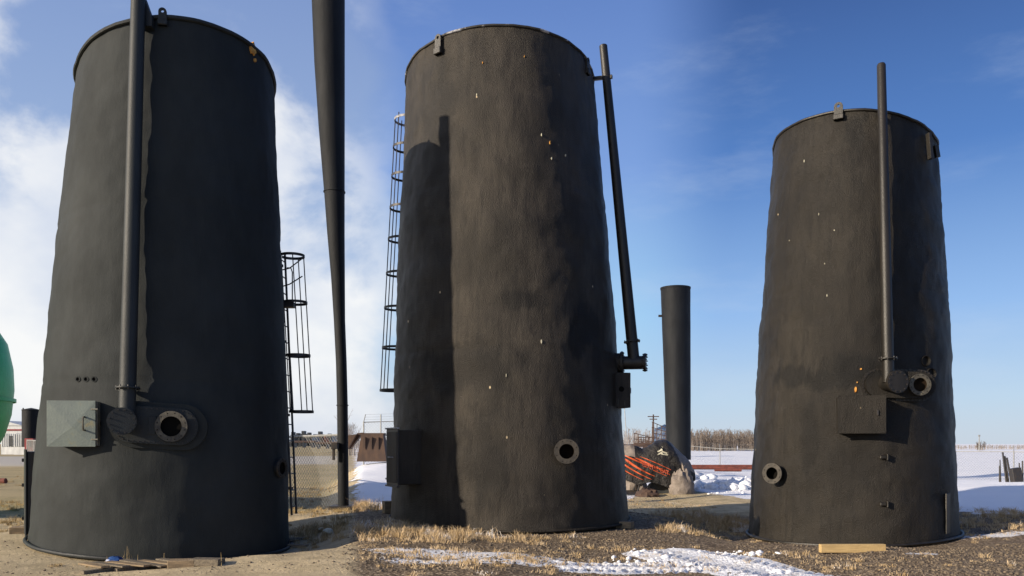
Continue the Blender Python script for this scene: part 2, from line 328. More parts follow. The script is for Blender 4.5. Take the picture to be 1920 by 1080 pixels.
def H(x, y):
    x = np.asarray(x, dtype=float); y = np.asarray(y, dtype=float)
    z = wob(x, y)
    a = x + .19 * y
    bank = bump_(x, y, -4.6, 33, 4.0, 8, .85) * sst(-1.2, .3, a)
    z = z + bank + bump_(x, y, 17.5, 31, 5.5, 4.5, .42) + bump_(x, y, 6.2, 33, 4, 4, .22) + bump_(x, y, 7.8, 29, 1.6, 1.0, .18)
    z = z - .35 * sst(24, 42, y) * sst(11, 16, x)
    z = z + sst(140, 700, y) * 0.6 * wob(x * .02, y * .02) * 10
    for k, (q, lift) in (('left', (TANKS['left'], .055)), ('mid', (TANKS['mid'], .045)), ('right', (TANKS['right'], .05))):
        b = q['b']; dx = x - b['c'].x; dy = y - b['c'].y; ca, sa = math.cos(b['a']), math.sin(b['a'])
        lx = dx * ca - dy * sa; ly = dx * sa + dy * ca
        plane = b['z'] - lift + b['sx'] * np.clip(lx / b['R'], -1.6, 1.6) - b['sy'] * np.clip(ly / b['R'], -1.5, 1.5)
        w = sst(b['R'] * 2.0, b['R'] * 1.12, np.hypot(dx, dy))
        z = z * (1 - w) + (plane + .35 * wob(x, y)) * w
    return z
def ground_at(px, py):
    r = ray(px, py); Y = 8.0
    lo, hi = 6.0, 400.0
    f = lambda Y: EYE + r.z * Y - float(H(r.x * Y, Y))
    Y = lo
    while Y < hi and f(Y) > 0: Y *= 1.01
    return Vector((r.x * Y, Y, float(H(r.x * Y, Y))))
def drop(x, y): return Vector((x, y, float(H(x, y))))

def axis_pts(dense0, dense1, step, outer, g=1.13):
    a = list(np.arange(dense0, dense1, step)); s = step; v = a[-1]
    while v < outer[1]: s *= g; v += s; a.append(v)
    s = step; v = a[0]; pre = []
    while v > outer[0]: s *= g; v -= s; pre.append(v)
    return np.array(pre[::-1] + a)
xs = axis_pts(-9, 11.5, .055, (-2500, 2500), 1.12)
ys = np.concatenate([axis_pts(10.2, 13.6, .035, (-60, 10.3), 1.3)[:-1], axis_pts(13.6, 26, .09, (13.6, 3500), 1.05)])
ys = np.unique(np.round(ys, 4))
X, Y = np.meshgrid(xs, ys); Z = H(X, Y)
tm, tr = track_mask(X, Y); Z = Z + tr + tm * .02
nx, ny = len(xs), len(ys); V = np.stack([X.ravel(), Y.ravel(), Z.ravel()], 1)
ii = np.arange(ny - 1)[:, None] * nx + np.arange(nx - 1)[None]; F = np.stack([ii, ii + 1, ii + nx + 1, ii + nx], -1).reshape(-1, 4)
# cover maps: how snowy / grassy / pebbly each spot is
A = X + .19 * Y
rightside = sst(-.5, .5, A)
edge = 19.5 + 9 * np.exp(-((X - 5.3) / 2.6) ** 2) + 0 * X - 2.2 * sst(9, 13, X)
snow = sst(-1.6, 1.6, Y - edge) * rightside
nearpatch = (bump_(X, Y, -1.5, 12.2, 1.7, .6, .84) + bump_(X, Y, -.7, 11.2, 1.6, .25, .8) + bump_(X, Y, -3.0, 11.1, .8, .3, .72) + bump_(X, Y, .2, 11.8, 1.2, .5, .6) + bump_(X, Y, 6.2, 12.6, .5, .2, .66) + bump_(X, Y, 9.6, 15.9, 1.4, .5, .7)) * rightside
snow = np.clip(np.maximum(np.maximum(snow, nearpatch), tm * .86), 0, 1)
grass = np.clip(sst(-.2, -1.2, A) * (sst(17, 23, Y) * .75 + .12) + rightside * .35 * sst(15, 19, Y), 0, 1)
road = sst(-.5, -3, A) * (sst(62, 68, Y) * sst(118, 105, Y))
gravel = rightside * sst(22, 19, Y)
gm = bpy.data.materials.new('ground cover'); gm.use_nodes = True
t = gm.node_tree; n = t.nodes; l = t.links; p = n['Principled BSDF']
def nn(t_, **k):
    q = n.new(t_)
    for a_, b_ in k.items(): setattr(q, a_, b_)
    return q
def gmix(f, a_, b_):
    q = nn('ShaderNodeMix', data_type='RGBA')
    for i, v in ((0, f), (6, a_), (7, b_)):
        if hasattr(v, 'links'): l.new(v, q.inputs[i])
        else: q.inputs[i].default_value = v
    return q.outputs[2]
def grng(src, a_, b_, lo=0, hi=1):
    q = nn('ShaderNodeMapRange', interpolation_type='SMOOTHSTEP')
    for i, v in enumerate((a_, b_, lo, hi)): q.inputs[i + 1].default_value = v
    l.new(src, q.inputs[0]); return q.outputs[0]
gp = nn('ShaderNodeNewGeometry').outputs['Position']
def gnoise(sc, det=8, ro=.6, st=(1, 1, 1)):
    m_ = nn('ShaderNodeMapping'); m_.inputs[3].default_value = st; l.new(gp, m_.inputs[0])
    q = nn('ShaderNodeTexNoise'); q.inputs['Scale'].default_value = sc; q.inputs['Detail'].default_value = det; q.inputs['Roughness'].default_value = ro; l.new(m_.outputs[0], q.inputs[0]); return q.outputs[0]
def gmath(op, a_, b_):
    q = nn('ShaderNodeMath', operation=op)
    for i, v in ((0, a_), (1, b_)):
        if hasattr(v, 'links'): l.new(v, q.inputs[i])
        else: q.inputs[i].default_value = v
    return q.outputs[0]
att = nn('ShaderNodeAttribute'); att.attribute_name = 'cover'; asep = nn('ShaderNodeSeparateColor'); l.new(att.outputs['Color'], asep.inputs[0])
att2 = nn('ShaderNodeAttribute'); att2.attribute_name = 'road'
fine = gnoise(14, 10, .7); med = gnoise(2.3, 8, .65); big = gnoise(.35, 6, .6); vfine = gnoise(70, 4, .6)
dirt = gmix(grng(med, .35, .65), c(.54, .44, .28), c(.40, .325, .205))
vor = nn('ShaderNodeTexVoronoi'); vor.inputs['Scale'].default_value = 26; l.new(gp, vor.inputs[0]); vsep = nn('ShaderNodeSeparateColor'); l.new(vor.outputs['Color'], vsep.inputs[0])
dirt = gmix(grng(fine, .5, .75, 0, .6), dirt, c(.20, .16, .10))
grav = gmix(grng(fine, .38, .62), c(.17, .125, .08), c(.36, .28, .19))
grav = gmix(grng(vsep.outputs[0], .72, .8, 0, .75), grav, c(.46, .37, .26))
grav = gmix(grng(vsep.outputs[1], .68, .76, 0, .8), grav, c(.055, .04, .028))
grav = gmix(grng(vor.outputs['Distance'], .35, .6, 0, .6), grav, c(.07, .05, .035))
grav = gmix(grng(vfine, .52, .7, 0, .8), grav, c(.06, .045, .032))
grassc = gmix(grng(fine, .35, .65), c(.38, .31, .17), c(.22, .19, .10))
grassc = gmix(grng(big, .4, .6, 0, .6), grassc, c(.42, .33, .19))
base = gmix(grng(gmath('ADD', asep.outputs[2], gmath('MULTIPLY', med, .5)), .55, .95), dirt, grav)
base = gmix(grng(gmath('ADD', asep.outputs[1], gmath('MULTIPLY', med, .7)), .55, .95), base, grassc)
base = gmix(att2.outputs['Fac'], base, c(.42, .39, .34))
sn = gmix(grng(big, .3, .7), c(.80, .81, .84), c(.74, .76, .80))
sn = gmix(gmath('MULTIPLY', asep.outputs[2], grng(gmath('ADD', gmath('MULTIPLY', med, .5), gmath('MULTIPLY', fine, .5)), .46, .66, 0, .75)), sn, c(.50, .44, .36))
smask = grng(gmath('ADD', asep.outputs[0], gmath('MULTIPLY', gmath('SUBTRACT', gmath('ADD', gmath('MULTIPLY', med, .6), gmath('MULTIPLY', fine, .4)), .5), 3.0)), .48, .60)
l.new(gmix(smask, base, sn), p.inputs['Base Color']); p.inputs['Roughness'].default_value = .85; p.inputs['Specular IOR Level'].default_value = .15
bh = gmath('ADD', gmath('MULTIPLY', fine, gmath('SUBTRACT', 1.25, smask)), gmath('ADD', gmath('MULTIPLY', smask, 1.1), gmath('MULTIPLY', gmath('SUBTRACT', vfine, gmath('MULTIPLY', vor.outputs['Distance'], asep.outputs[2])), .35)))
bpn = nn('ShaderNodeBump'); bpn.inputs['Strength'].default_value = .75; bpn.inputs['Distance'].default_value = .04; l.new(bh, bpn.inputs['Height']); l.new(bpn.outputs[0], p.inputs['Normal'])
g = arr_mesh('ground', V, F, gm, smooth=True, kind='structure')
ca_ = g.data.color_attributes.new('cover', 'FLOAT_COLOR', 'POINT'); ca_.data.foreach_set('color', np.stack([snow.ravel(), grass.ravel(), gravel.ravel(), np.ones(snow.size)], 1).astype(np.float32).ravel())
ra = g.data.attributes.new('road', 'FLOAT', 'POINT'); ra.data.foreach_set('value', road.ravel().astype(np.float32))

# ------------------------------------------------------------------ tank shells
def shell(q, root, m, wave=.012, nseg=192, nring=130, seed=0, seams=()):
    b, t_ = q['b'], q['t']
    V = []; th = np.linspace(0, 2 * np.pi, nseg, endpoint=False)
    for i in range(nring + 1):
        s = i / nring
        R = b['R'] * (1 - s) + t_['R'] * s + q.get('belly', 0) * math.sin(math.pi * s)
        cx = b['c'].x * (1 - s) + t_['c'].x * s; cy = b['c'].y * (1 - s) + t_['c'].y * s; a = b['a'] * (1 - s) + t_['a'] * s
        z0 = b['z'] * (1 - s) + t_['z'] * s; sx = b['sx'] * (1 - s) + t_['sx'] * s; sy = b['sy'] * (1 - s) ** 1.5 + t_['sy'] * s ** 2
        for k in range(nseg):
            ct, st = math.cos(th[k]), math.sin(th[k])     # local: +x right, -y towards the camera
            p_ = Vector((ct * 1.6, st * 1.6, s * 7 + seed))
            w = wave * noise.noise(p_ * 1.1) + wave * .7 * noise.noise(p_ * 3.1 + Vector((3, 1, seed))) + wave * .35 * noise.noise(p_ * 8)
            for sz, dep in seams: w -= dep * math.exp(-((s - sz) / .004) ** 2)
            lx, ly = (R + w) * ct, (R + w) * st
            V.append((cx + lx * math.cos(a) + ly * math.sin(a), cy - lx * math.sin(a) + ly * math.cos(a), z0 + sx * ct - sy * st))
    F = [(i * nseg + k, i * nseg + (k + 1) % nseg, (i + 1) * nseg + (k + 1) % nseg, (i + 1) * nseg + k) for i in range(nring) for k in range(nseg)]
    q['V'] = V; q['nseg'] = nseg; q['nring'] = nring
    o = arr_mesh('tank_wall', V, F, m, root, smooth=True)
    q['bvh'] = BVHTree.FromPolygons([Vector(v) for v in V], F)
    # sloping top plate a little under the rim
    topi = nring * nseg; ring = [Vector(V[topi + k]) for k in range(nseg)]; cen = sum(ring, Vector()) / nseg
    mb = MB(); inner = [cen + (r - cen) * .995 - Vector((0, 0, .03)) for r in ring]
    mb.add(inner + [cen + Vector((0, 0, .08))], [(k, (k + 1) % nseg, nseg) for k in range(nseg)])
    mb.build('top_plate', m, root, True)
    return o
def rim(q, root, name, idx, r, grow, dz, m, n=6):
    ns = q['nseg']; ring = [Vector(v) for v in q['V'][idx * ns:(idx + 1) * ns]]; cen = sum(ring, Vector()) / ns
    pts = [cen + (p_ - cen) * grow + Vector((0, 0, dz)) for p_ in ring[::2]]
    return MB().tube(pts, r, n, closed=True).build(name, m, root, True)
def hit(q, px, py):
    r = ray(px, py).normalized(); loc, nrm, i, d = q['bvh'].ray_cast(Vector((0, 0, EYE)), r)
    if loc is None: raise RuntimeError('no wall at %s %s' % (px, py))
    if nrm.dot(r) > 0: nrm = -nrm
    return loc, nrm
def wall(q, px, py, turn=0, out=0):
    P, n_ = hit(q, px, py); d = yaw(n_, turn); return frame(P + d * out, d)
def bolts(mb, R, n, r, z0, z1, mx):
    for k in range(n):
        a = 2 * math.pi * (k + .5) / n
        mb.tube([(R * math.cos(a), R * math.sin(a), z0), (R * math.cos(a), R * math.sin(a), z1)], r, 6, mx=mx)
def blind_flange(root, mx, R, out, m, n=12, back=-.15, tube_r=None):
    tr_ = tube_r or R * .72
    MB().tube([(0, 0, back), (0, 0, out - .03)], tr_, 32, mx=mx).build('stub_pipe', m, root, True)
    f = MB().lathe([(0.001, out), (R, out), (R, out + .028), (0.001, out + .028)], 40, mx=mx).build('blind_flange', m, root, True)
    r2 = MB().lathe([(tr_ + .001, out - .032), (R, out - .032), (R, out - .004), (tr_ + .001, out - .004)], 40, mx=mx, closed=True).build('flange', m, root, True)
    b = MB(); bolts(b, R * .86, n, .013, out - .045, out + .045, mx); b.build('bolt', M['steel_dark'], f, kind='stuff')
def nozzle(root, mx, R, bore, out, m, face, n=12, back=-.15, borem=None, plug=.055):
    MB().lathe([(bore + .02, back), (bore + .02, out - .02), (bore, out - .02), (bore, back)], 36, mx=mx, closed=True).build('nozzle_neck', m, root, True)
    f = MB().lathe([(bore, out - .025), (R, out - .025), (R, out), (R * .99, out + .006), (bore, out + .006)], 40, mx=mx, closed=True).build('flange', face, root, True)
    MB().lathe([(bore * .985, out - .012), (bore * .985, plug), (.001, plug), (.001, plug - .005), (bore * .9995, plug - .005), (bore * .9995, out - .012)], 36, mx=mx, closed=True).build('nozzle_bore', borem or M['bore'], root, True)  # dark liner and plug before the uncut wall replace the bore's shade
    b = MB(); bolts(b, (R + bore) * .5 + .01, n, .010, out + .004, out + .0085, mx); b.build('bolt_hole', M['bore'], f, kind='stuff')
def stadium(x0, x1, r, n=12):
    return [(x1 + r * math.cos(a), r * math.sin(a)) for a in np.linspace(-math.pi / 2, math.pi / 2, n)] + [(x0 + r * math.cos(a), r * math.sin(a)) for a in np.linspace(math.pi / 2, math.pi * 1.5, n)]
def bolts_path(mb, poly, step, r, z0, z1, mx):
    n_ = len(poly); acc = 0
    for i in range(n_):
        a, b_ = Vector(poly[i]), Vector(poly[(i + 1) % n_]); L_ = (b_ - a).length; s = step - acc if acc else 0
        while s < L_: p_ = a + (b_ - a) * (s / L_); mb.tube([(p_.x, p_.y, z0), (p_.x, p_.y, z1)], r, 6, mx=mx); s += step
        acc = (L_ - (s - step)) if L_ else acc
def lug(root, mx, w, h, m, m2=None):
    # plate with an eye, on a welded pad
    poly = [(-w / 2, -h * .55), (w / 2, -h * .55), (w / 2, h * .3)] + [(w / 2 * math.cos(a), h * .3 + w / 2 * math.sin(a)) for a in np.linspace(.2, math.pi - .2, 8)] + [(-w / 2, h * .3)]
    k = len(poly); hole = [(w * .2 * math.cos(a), h * .32 + w * .2 * math.sin(a)) for a in np.linspace(-math.pi / 2 - .4, math.pi * 1.5 - .4, k, endpoint=False)]
    mb = MB(); vs = []
    for z in (0, .035):
        vs += [Vector((x, y, z)) for x, y in poly] + [Vector((x, y, z)) for x, y in hole]
    vs = [mx @ v for v in vs]; fs = []
    for i in range(k):
        j = (i + 1) % k
        fs += [(i, j, k + j, k + i), (2 * k + i, 3 * k + i, 3 * k + j, 2 * k + j), (i, 2 * k + i, 2 * k + j, j), (k + i, k + j, 3 * k + j, 3 * k + i)]
    mb.add(vs, fs); o = mb.build('lifting_lug', m, root)
    MB().box((0, -h * .38, .015), (w * 1.2, h * .34, .10), mx, .012).build('lug_pad', m, o)
    return o
def hoop_cage(root, base, top, rad, nhoop, nbars, m, a0=0, a1=360, first=None, hoop_h=.05, bar=.012, tops=None):
    # flat hoops joined by upright bars; base and top are the cage axis ends
    base = Vector(base); top = Vector(top); hs = tops or [i / (nhoop - 1) for i in range(nhoop)]
    full = a1 - a0 >= 360
    for k, s in enumerate(hs):
        cc = base.lerp(top, s); mb = MB(); npt = 36
        ang = np.linspace(R_(a0), R_(a1), npt, endpoint=not full)
        vs = []
        for a in ang:
            for rr, zz in ((rad, -hoop_h / 2), (rad, hoop_h / 2), (rad - .012, hoop_h / 2), (rad - .012, -hoop_h / 2)):
                vs.append(cc + Vector((rr * math.cos(a), rr * math.sin(a), zz)))
        fs = []
        for i in range(npt if full else npt - 1):
            for j in range(4): fs.append((i * 4 + j, i * 4 + (j + 1) % 4, ((i + 1) % npt) * 4 + (j + 1) % 4, ((i + 1) % npt) * 4 + j))
        mb.add(vs, fs).build('cage_hoop', first if (first and k == len(hs) - 1) else m, root)
    for a in np.linspace(R_(a0 + 12), R_(a1 - 12), nbars):
        o = Vector(((rad - .018) * math.cos(a), (rad - .018) * math.sin(a), 0))
        MB().tube([base + o, top + o], bar, 5).build('cage_bar', m, root)

# ================================================================== LEFT TANK
TL = TANKS['left']; TL['belly'] = .05
b = TL['b']; tankL = thing('storage_tank', 'charcoal black coated storage tank with silver square cabinet, standing on dry dirt', 'tank', (b['c'].x, b['c'].y, b['z']), 'tall black insulated tanks')
shell(TL, tankL, M['coat_grey'], .022, seed=1, seams=((.66, .012), (.33, .01)))
rim(TL, tankL, 'top_rim', TL['nring'], .035, 1.012, .0, M['paint_grey'], 8)
br = rim(TL, tankL, 'base_rim', 0, .032, 1.02, .01, M['paint_grey'], 8)
# vent pipe: tee at the foot, long stack above
mxt = wall(TL, 231, 791, 14)
P0, n0 = hit(TL, 228, 790); d0 = Vector(mxt.col[2][:3])
blind_flange(tankL, mxt, .205, .42, M['paint_grey'], 12)
def stack(root, q, foot, top_px, top_row, r0, r1, off_dir, off, m, name='vent_pipe', bend=0):
    P1, n1 = hit(q, top_px, max(top_row, 0) if not bend else bend)
    return P1, n1
foot = mxt @ Vector((.06, .0, .24))
Ptop, ntop = hit(TL, 269, 60)
ptop = Ptop + yaw(ntop, 0) * .20
dirp = (ptop - foot); tip = foot + dirp * 1.22
MB().tube([foot, tip], [.122, .105], 28).build('vent_pipe', M['paint_grey'], tankL, True)
fl = foot + dirp.normalized() * .50
dn = dirp.normalized()
mxf = Matrix.Translation(fl) @ dn.to_track_quat('Z', 'Y').to_matrix().to_4x4()
o = MB().lathe([(.11, 0), (.18, 0), (.18, .022), (.11, .022)], 32, mx=mxf, closed=True).build('flange', M['paint_grey'], tankL, True)
mb = MB(); bolts(mb, .155, 8, .012, -.02, .045, mxf); mb.build('bolt', M['steel_dark'], o, kind='stuff')
# triangular gusset behind the pipe at the rim
mxg = wall(TL, 279, 40, 0, 0)
MB().prism([(-.12, -.15), (.10, -.15), (.10, -.02), (-.02, .32), (-.12, .32)], 0.02, .16, mxg).build('pipe_bracket', M['paint_grey'], tankL)
# long bolted oblong cover plate with open nozzle
mxp = wall(TL, 292, 798, -2)
mxp = mxp @ Matrix.Rotation(R_(-3.5), 4, 'Z')
pl = MB().prism(stadium(-.34, .34, .285, 16), -.22, .10, mxp).build('cover_plate', M['paint_grey'], tankL)
MB().prism(stadium(-.30, .40, .36, 16), -.25, .035, mxp).build('foam_surround', M['coat_grey'], tankL)
mb = MB(); bolts_path(mb, stadium(-.34, .34, .255, 16), .075, .010, .10, .118, mxp); mb.build('bolt', M['steel_dark'], pl, kind='stuff')
MB().box((-.04, 0, .106), (.11, .28, .014), mxp, .005).build('name_plate', M['paint_grey'], pl)
mxn = wall(TL, 326, 800, -12)
nozzle(tankL, mxn, .238, .155, .22, M['paint_grey'], M['bare_ring'], 12, back=-.28, plug=.165)
# silver cabinet with cross-broken lid
mxc = wall(TL, 147, 795, 27, .10)
w, h = .70, .70
cab = MB().box((0.03, 0, -.02), (w - .06, h - .02, .34), mxc, .004).build('cabinet', M['steel_dark'], tankL)
MB().box((w / 2 + .012, 0, .09), (.016, h - .03, .12), mxc).build('cabinet_side', M['galv_edge'], cab)
z0 = .165; mb = MB(); ctr = (.02, -.05, z0 + .032)
pts = [(-w/2, -h/2, z0), (w/2, -h/2, z0), (w/2, h/2, z0), (-w/2, h/2, z0)]
vs = [mxc @ Vector(v) for v in pts] + [mxc @ Vector((x, y, z0 + .012)) for x, y, _ in pts] + [mxc @ Vector((x, y, z0)) for x, y, _ in ctr and [ctr]] 
vs[-1] = mxc @ Vector(ctr)
mb.add(vs, [(3, 2, 1, 0), (0, 1, 5, 4), (1, 2, 6, 5), (2, 3, 7, 6), (3, 0, 4, 7), (4, 5, 8), (5, 6, 8), (6, 7, 8), (7, 4, 8)])
lid = mb.build('cabinet_door', M['galv'], tankL)
MB().tube([mxc @ Vector(v) for v in ((.20, -.10, z0 + .02), (.20, -.10, z0 + .075), (.20, -.06, z0 + .09), (.20, .06, z0 + .09), (.20, .10, z0 + .075), (.20, .10, z0 + .02))], .014, 6).build('handle', M['bare_ring'], lid, True)
for s in (-.24, .22):
    MB().box((w / 2 - .01, s, z0 + .01), (.10, .022, .03), mxc, .004).build('latch', M['galv_edge'], lid)
MB().tube([(w / 2 + .012, .02, .03), (w / 2 + .03, .02, .03)], .045, 16, mx=mxc @ Matrix.Rotation(R_(90), 4, 'Y') @ Matrix.Translation((0, 0, 0))) if 0 else None
MB().lathe([(.001, 0), (.05, 0), (.05, .006), (.001, .006)], 20, mx=mxc @ Matrix.Translation((w / 2 + .022, -.0, .0)) @ Matrix.Rotation(R_(90), 4, 'Y')).build('vent_hole', M['bore'], cab)
# three plugs
for px in (147, 162, 177):
    mxk = wall(TL, px, 711, 15)
    MB().lathe([(.028, -.05), (.045, -.05), (.045, .02), (.028, .02)], 16, mx=mxk, closed=True).build('threaded_port', M['coat_grey'], tankL, True)
    MB().lathe([(.001, -.04), (.03, -.04), (.03, .004), (.001, .004)], 14, mx=mxk).build('port_plug', M['bore'], tankL)
# side nozzle seen nearly edge on
mxs = wall(TL, 520, 878, -4, 0)
nozzle(tankL, mxs, .175, .11, .10, M['paint_grey'], M['dull_ring'], 10, back=-.2)
# lug and torn foam at the rim
lug(tankL, wall(TL, 306, 34, 0, .03), .125, .26, M['paint_grey'])
def tear(root, q, px, py, rx, ry, m, name='torn_coating', seed=1, off=.008):
    rd = random.Random(seed); P, n_ = hit(q, px, py); mx = frame(P + n_ * off, n_); mb = MB(); k = 14
    ring = [(rx * (.65 + .5 * rd.random()) * math.cos(2 * math.pi * i / k), ry * (.65 + .5 * rd.random()) * math.sin(2 * math.pi * i / k)) for i in range(k)]
    mb.prism(ring, -.05, .012, mx); return mb.build(name, m, root)
tear(tankL, TL, 473, 92, .075, .125, M['foam'], 'bare_foam_patch', 3, .02); tear(tankL, TL, 477, 113, .03, .03, M['foam'], 'bare_foam_patch', 8, .02)
# manway door on the left flank, edge on
Pm = at(57, 922, 14.6); nm = Vector((-.85, -.52, 0)).normalized(); mxm = frame(Pm, nm)
mbox = MB().box((0, 0, -.05), (1.0, 1.42, .22), mxm, .01).build('manway_box', M['steel_dark'], tankL)
MB().box((0, 0, .075), (1.06, 1.5, .03), mxm, .006).build('manway_door', M['paint_grey'], mbox)
for s in (-.5, .1, .55): MB().box((-.5, s, .10), (.05, .06, .05), mxm).build('latch', M['bare_ring'], mbox)
# ladder and cage on the right flank
lb, lt = at(549, 966, 15.75), at(527, 470, 15.75)
for off in (0, .34):
    MB().tube([lb + Vector((-.02, off, 0)), lt + Vector((-.02, off, 0))], .022, 6).build('ladder_rail', M['steel_dark'], tankL)
nr = 16
for k in range(nr):
    p_ = lb.lerp(lt, (k + .5) / nr); MB().tube([p_ + Vector((-.02, 0, 0)), p_ + Vector((-.02, .34, 0))], .012, 5).build('ladder_rung', M['steel_dark'], tankL)
for s in (.1, .38, .66, .95):
    p_ = lb.lerp(lt, s); MB().box(tuple(p_ + Vector((-.14, .17, 0))), (.24, .05, .05)).build('ladder_standoff', M['steel_dark'], tankL)
cb, ct = at(565, 772, 15.9), at(548, 480, 15.9)
hoop_cage(tankL, cb, ct, .235, 4, 5, M['steel_dark'], -160, 160, tops=[0, .36, .70, 1.0], bar=.011)
mb = MB(); g1 = ct + Vector((.2, -.05, -.0))
MB().tube([at(530, 506, 15.75), at(543, 503, 15.7), at(569, 483, 15.75)], .013, 5).build('guard_bar', M['steel_dark'], tankL)
MB().tube([at(530, 537, 15.75), at(543, 533, 15.7), at(567, 518, 15.75)], .013, 5).build('guard_bar', M['steel_dark'], tankL)
MB().tube([at(548, 570, 15.7), at(548, 510, 15.7), at(545, 502, 15.7), at(538, 502, 15.7)], .012, 5).build('guard_bar', M['steel_dark'], tankL)
MB().box(tuple(at(540, 572, 15.8)), (.26, .2, .10), None, .01).build('step_plate', M['steel_dark'], tankL)

# ================================================================== MIDDLE TANK
TM = TANKS['mid']; TM['belly'] = .04
b = TM['b']; tankM = thing('storage_tank', 'brownish black coated tank with small louvred manway box, standing among frosted grass', 'tank', (b['c'].x, b['c'].y, b['z']), 'tall black insulated tanks')
shell(TM, tankM, M['coat_brown'], .035, seed=11, seams=((.70, .01), (.36, .012)))
rim(TM, tankM, 'top_rim', TM['nring'], .024, 1.006, 0, M['frostrim'], 8)
rim(TM, tankM, 'base_rim', 0, .026, 1.015, .0, M['coat_brown'], 8)
lug(tankM, wall(TM, 825, 84, 0, .03), .15, .36, M['paint_brown'])
lug(tankM, wall(TM, 1099, 124, -10, .02), .12, .32, M['paint_brown'])
nozzle(tankM, wall(TM, 1062, 846, -24), .225, .135, .30, M['paint_brown'], M['dull_ring'], 8, back=-.2, borem=M['rustbore'])
# manway box on the left flank
mxm = wall(TM, 762, 857, 4, -.02)
mxm = wall(TM, 770, 857, -14, .0)
mb_ = MB().box((-.02, 0, .08), (.64, 1.02, .52), mxm, .012).build('manway_box', M['coat_brown'], tankM)
dr = MB().box((-.02, 0, .352), (.68, 1.06, .024), mxm, .005).build('manway_door', M['steel_dark'], tankM)
for k in range(9): MB().box((-.30 + k * .07, 0, .370), (.035, .96, .02), mxm, .004).build('slat', M['steel_dark'], dr)
MB().box((-.02, .545, .36), (.72, .03, .06), mxm, .004).build('drip_edge', M['frost'], dr)
MB().box((-.02, -.545, .36), (.72, .03, .06), mxm, .004).build('drip_edge', M['steel_dark'], dr)
MB().tube([mxm @ Vector(v) for v in ((-.06, .0, .37), (-.06, .0, .43), (.06, .0, .43), (.06, .0, .37))], .014, 6).build('handle', M['frost'], dr)
for s in (-.42, .42):
    MB().box((-.37, s, .35), (.10, .03, .04), mxm, .004).build('latch', M['frost'], dr)
# vent stack on the right flank
Pt = at(1146, 681, TM['b']['c'].y - .55); mxe = frame(Pt, Vector((1, -.22, 0)))
MB().tube([mxe @ Vector((0, 0, -.3)), mxe @ Vector((0, 0, .25))], .20, 28).build('side_outlet', M['coat_brown'], tankM, True)
f1 = MB().lathe([(.12, .20), (.235, .20), (.235, .235), (.12, .235)], 36, mx=mxe, closed=True).build('flange', M['paint_brown'], tankM, True)
mb = MB(); bolts(mb, .21, 12, .012, .18, .26, mxe); mb.build('bolt', M['steel_dark'], f1, kind='stuff')
MB().tube([mxe @ Vector((0, 0, .2)), mxe @ Vector((0, 0, .66))], .135, 28).build('tee_pipe', M['paint_brown'], tankM, True)
f2 = MB().lathe([(.001, .655), (.185, .655), (.185, .70), (.001, .70)], 36, mx=mxe).build('blind_flange', M['paint_brown'], tankM, True)
mb = MB(); bolts(mb, .165, 12, .012, .63, .725, mxe); mb.build('bolt', M['steel_dark'], f2, kind='stuff')
foot = mxe @ Vector((0, 0, .46)); tip = at(1131, 85, foot.y + .25)
MB().tube([foot, foot.lerp(tip, .998), tip], [.118, .082, .07], 28).build('vent_pipe', M['paint_brown'], tankM, True)
dn = (tip - foot).normalized(); mxf = Matrix.Translation(foot + dn * .42) @ dn.to_track_quat('Z', 'Y').to_matrix().to_4x4()
f3 = MB().lathe([(.10, 0), (.165, 0), (.165, .02), (.10, .02)], 32, mx=mxf, closed=True).build('flange', M['paint_brown'], tankM, True)
mb = MB(); bolts(mb, .145, 8, .012, -.02, .045, mxf); mb.build('bolt', M['steel_dark'], f3, kind='stuff')
q_ = foot.lerp(tip, (681 - 146) / (681 - 85)); wp = at(1110, 148, q_.y + .1)
MB().box((0, 0, 0), ((q_ - wp).length + .25, .07, .07), Matrix.Translation((q_ + wp) / 2) @ (q_ - wp).to_track_quat('X', 'Z').to_matrix().to_4x4(), .005).build('pipe_bracket', M['paint_brown'], tankM)
# control box under the outlet
Pb = at(1163, 732, TM['b']['c'].y - .75); mxb = frame(Pb, Vector((.25, -1, 0)))
bx = MB().box((0, 0, -.1), (.36, .70, .42), mxb, .01).build('control_box', M['coat_brown'], tankM)
MB().lathe([(.001, .112), (.055, .112), (.055, .118), (.001, .118)], 20, mx=mxb @ Matrix.Translation((-.02, .02, 0))).build('vent_hole', M['bore'], bx)
MB().tube([mxb @ Vector(v) for v in ((.18, -.06, -.02), (.23, -.05, -.02), (.23, .05, -.02), (.18, .06, -.02))], .012, 6).build('handle', M['frost'], bx)
MB().box((.05, -.27, .115), (.012, .12, .01), mxb).build('hinge', M['bare_ring'], bx)
MB().box((-.09, -.24, .115), (.012, .12, .01), mxb).build('hinge', M['bare_ring'], bx)
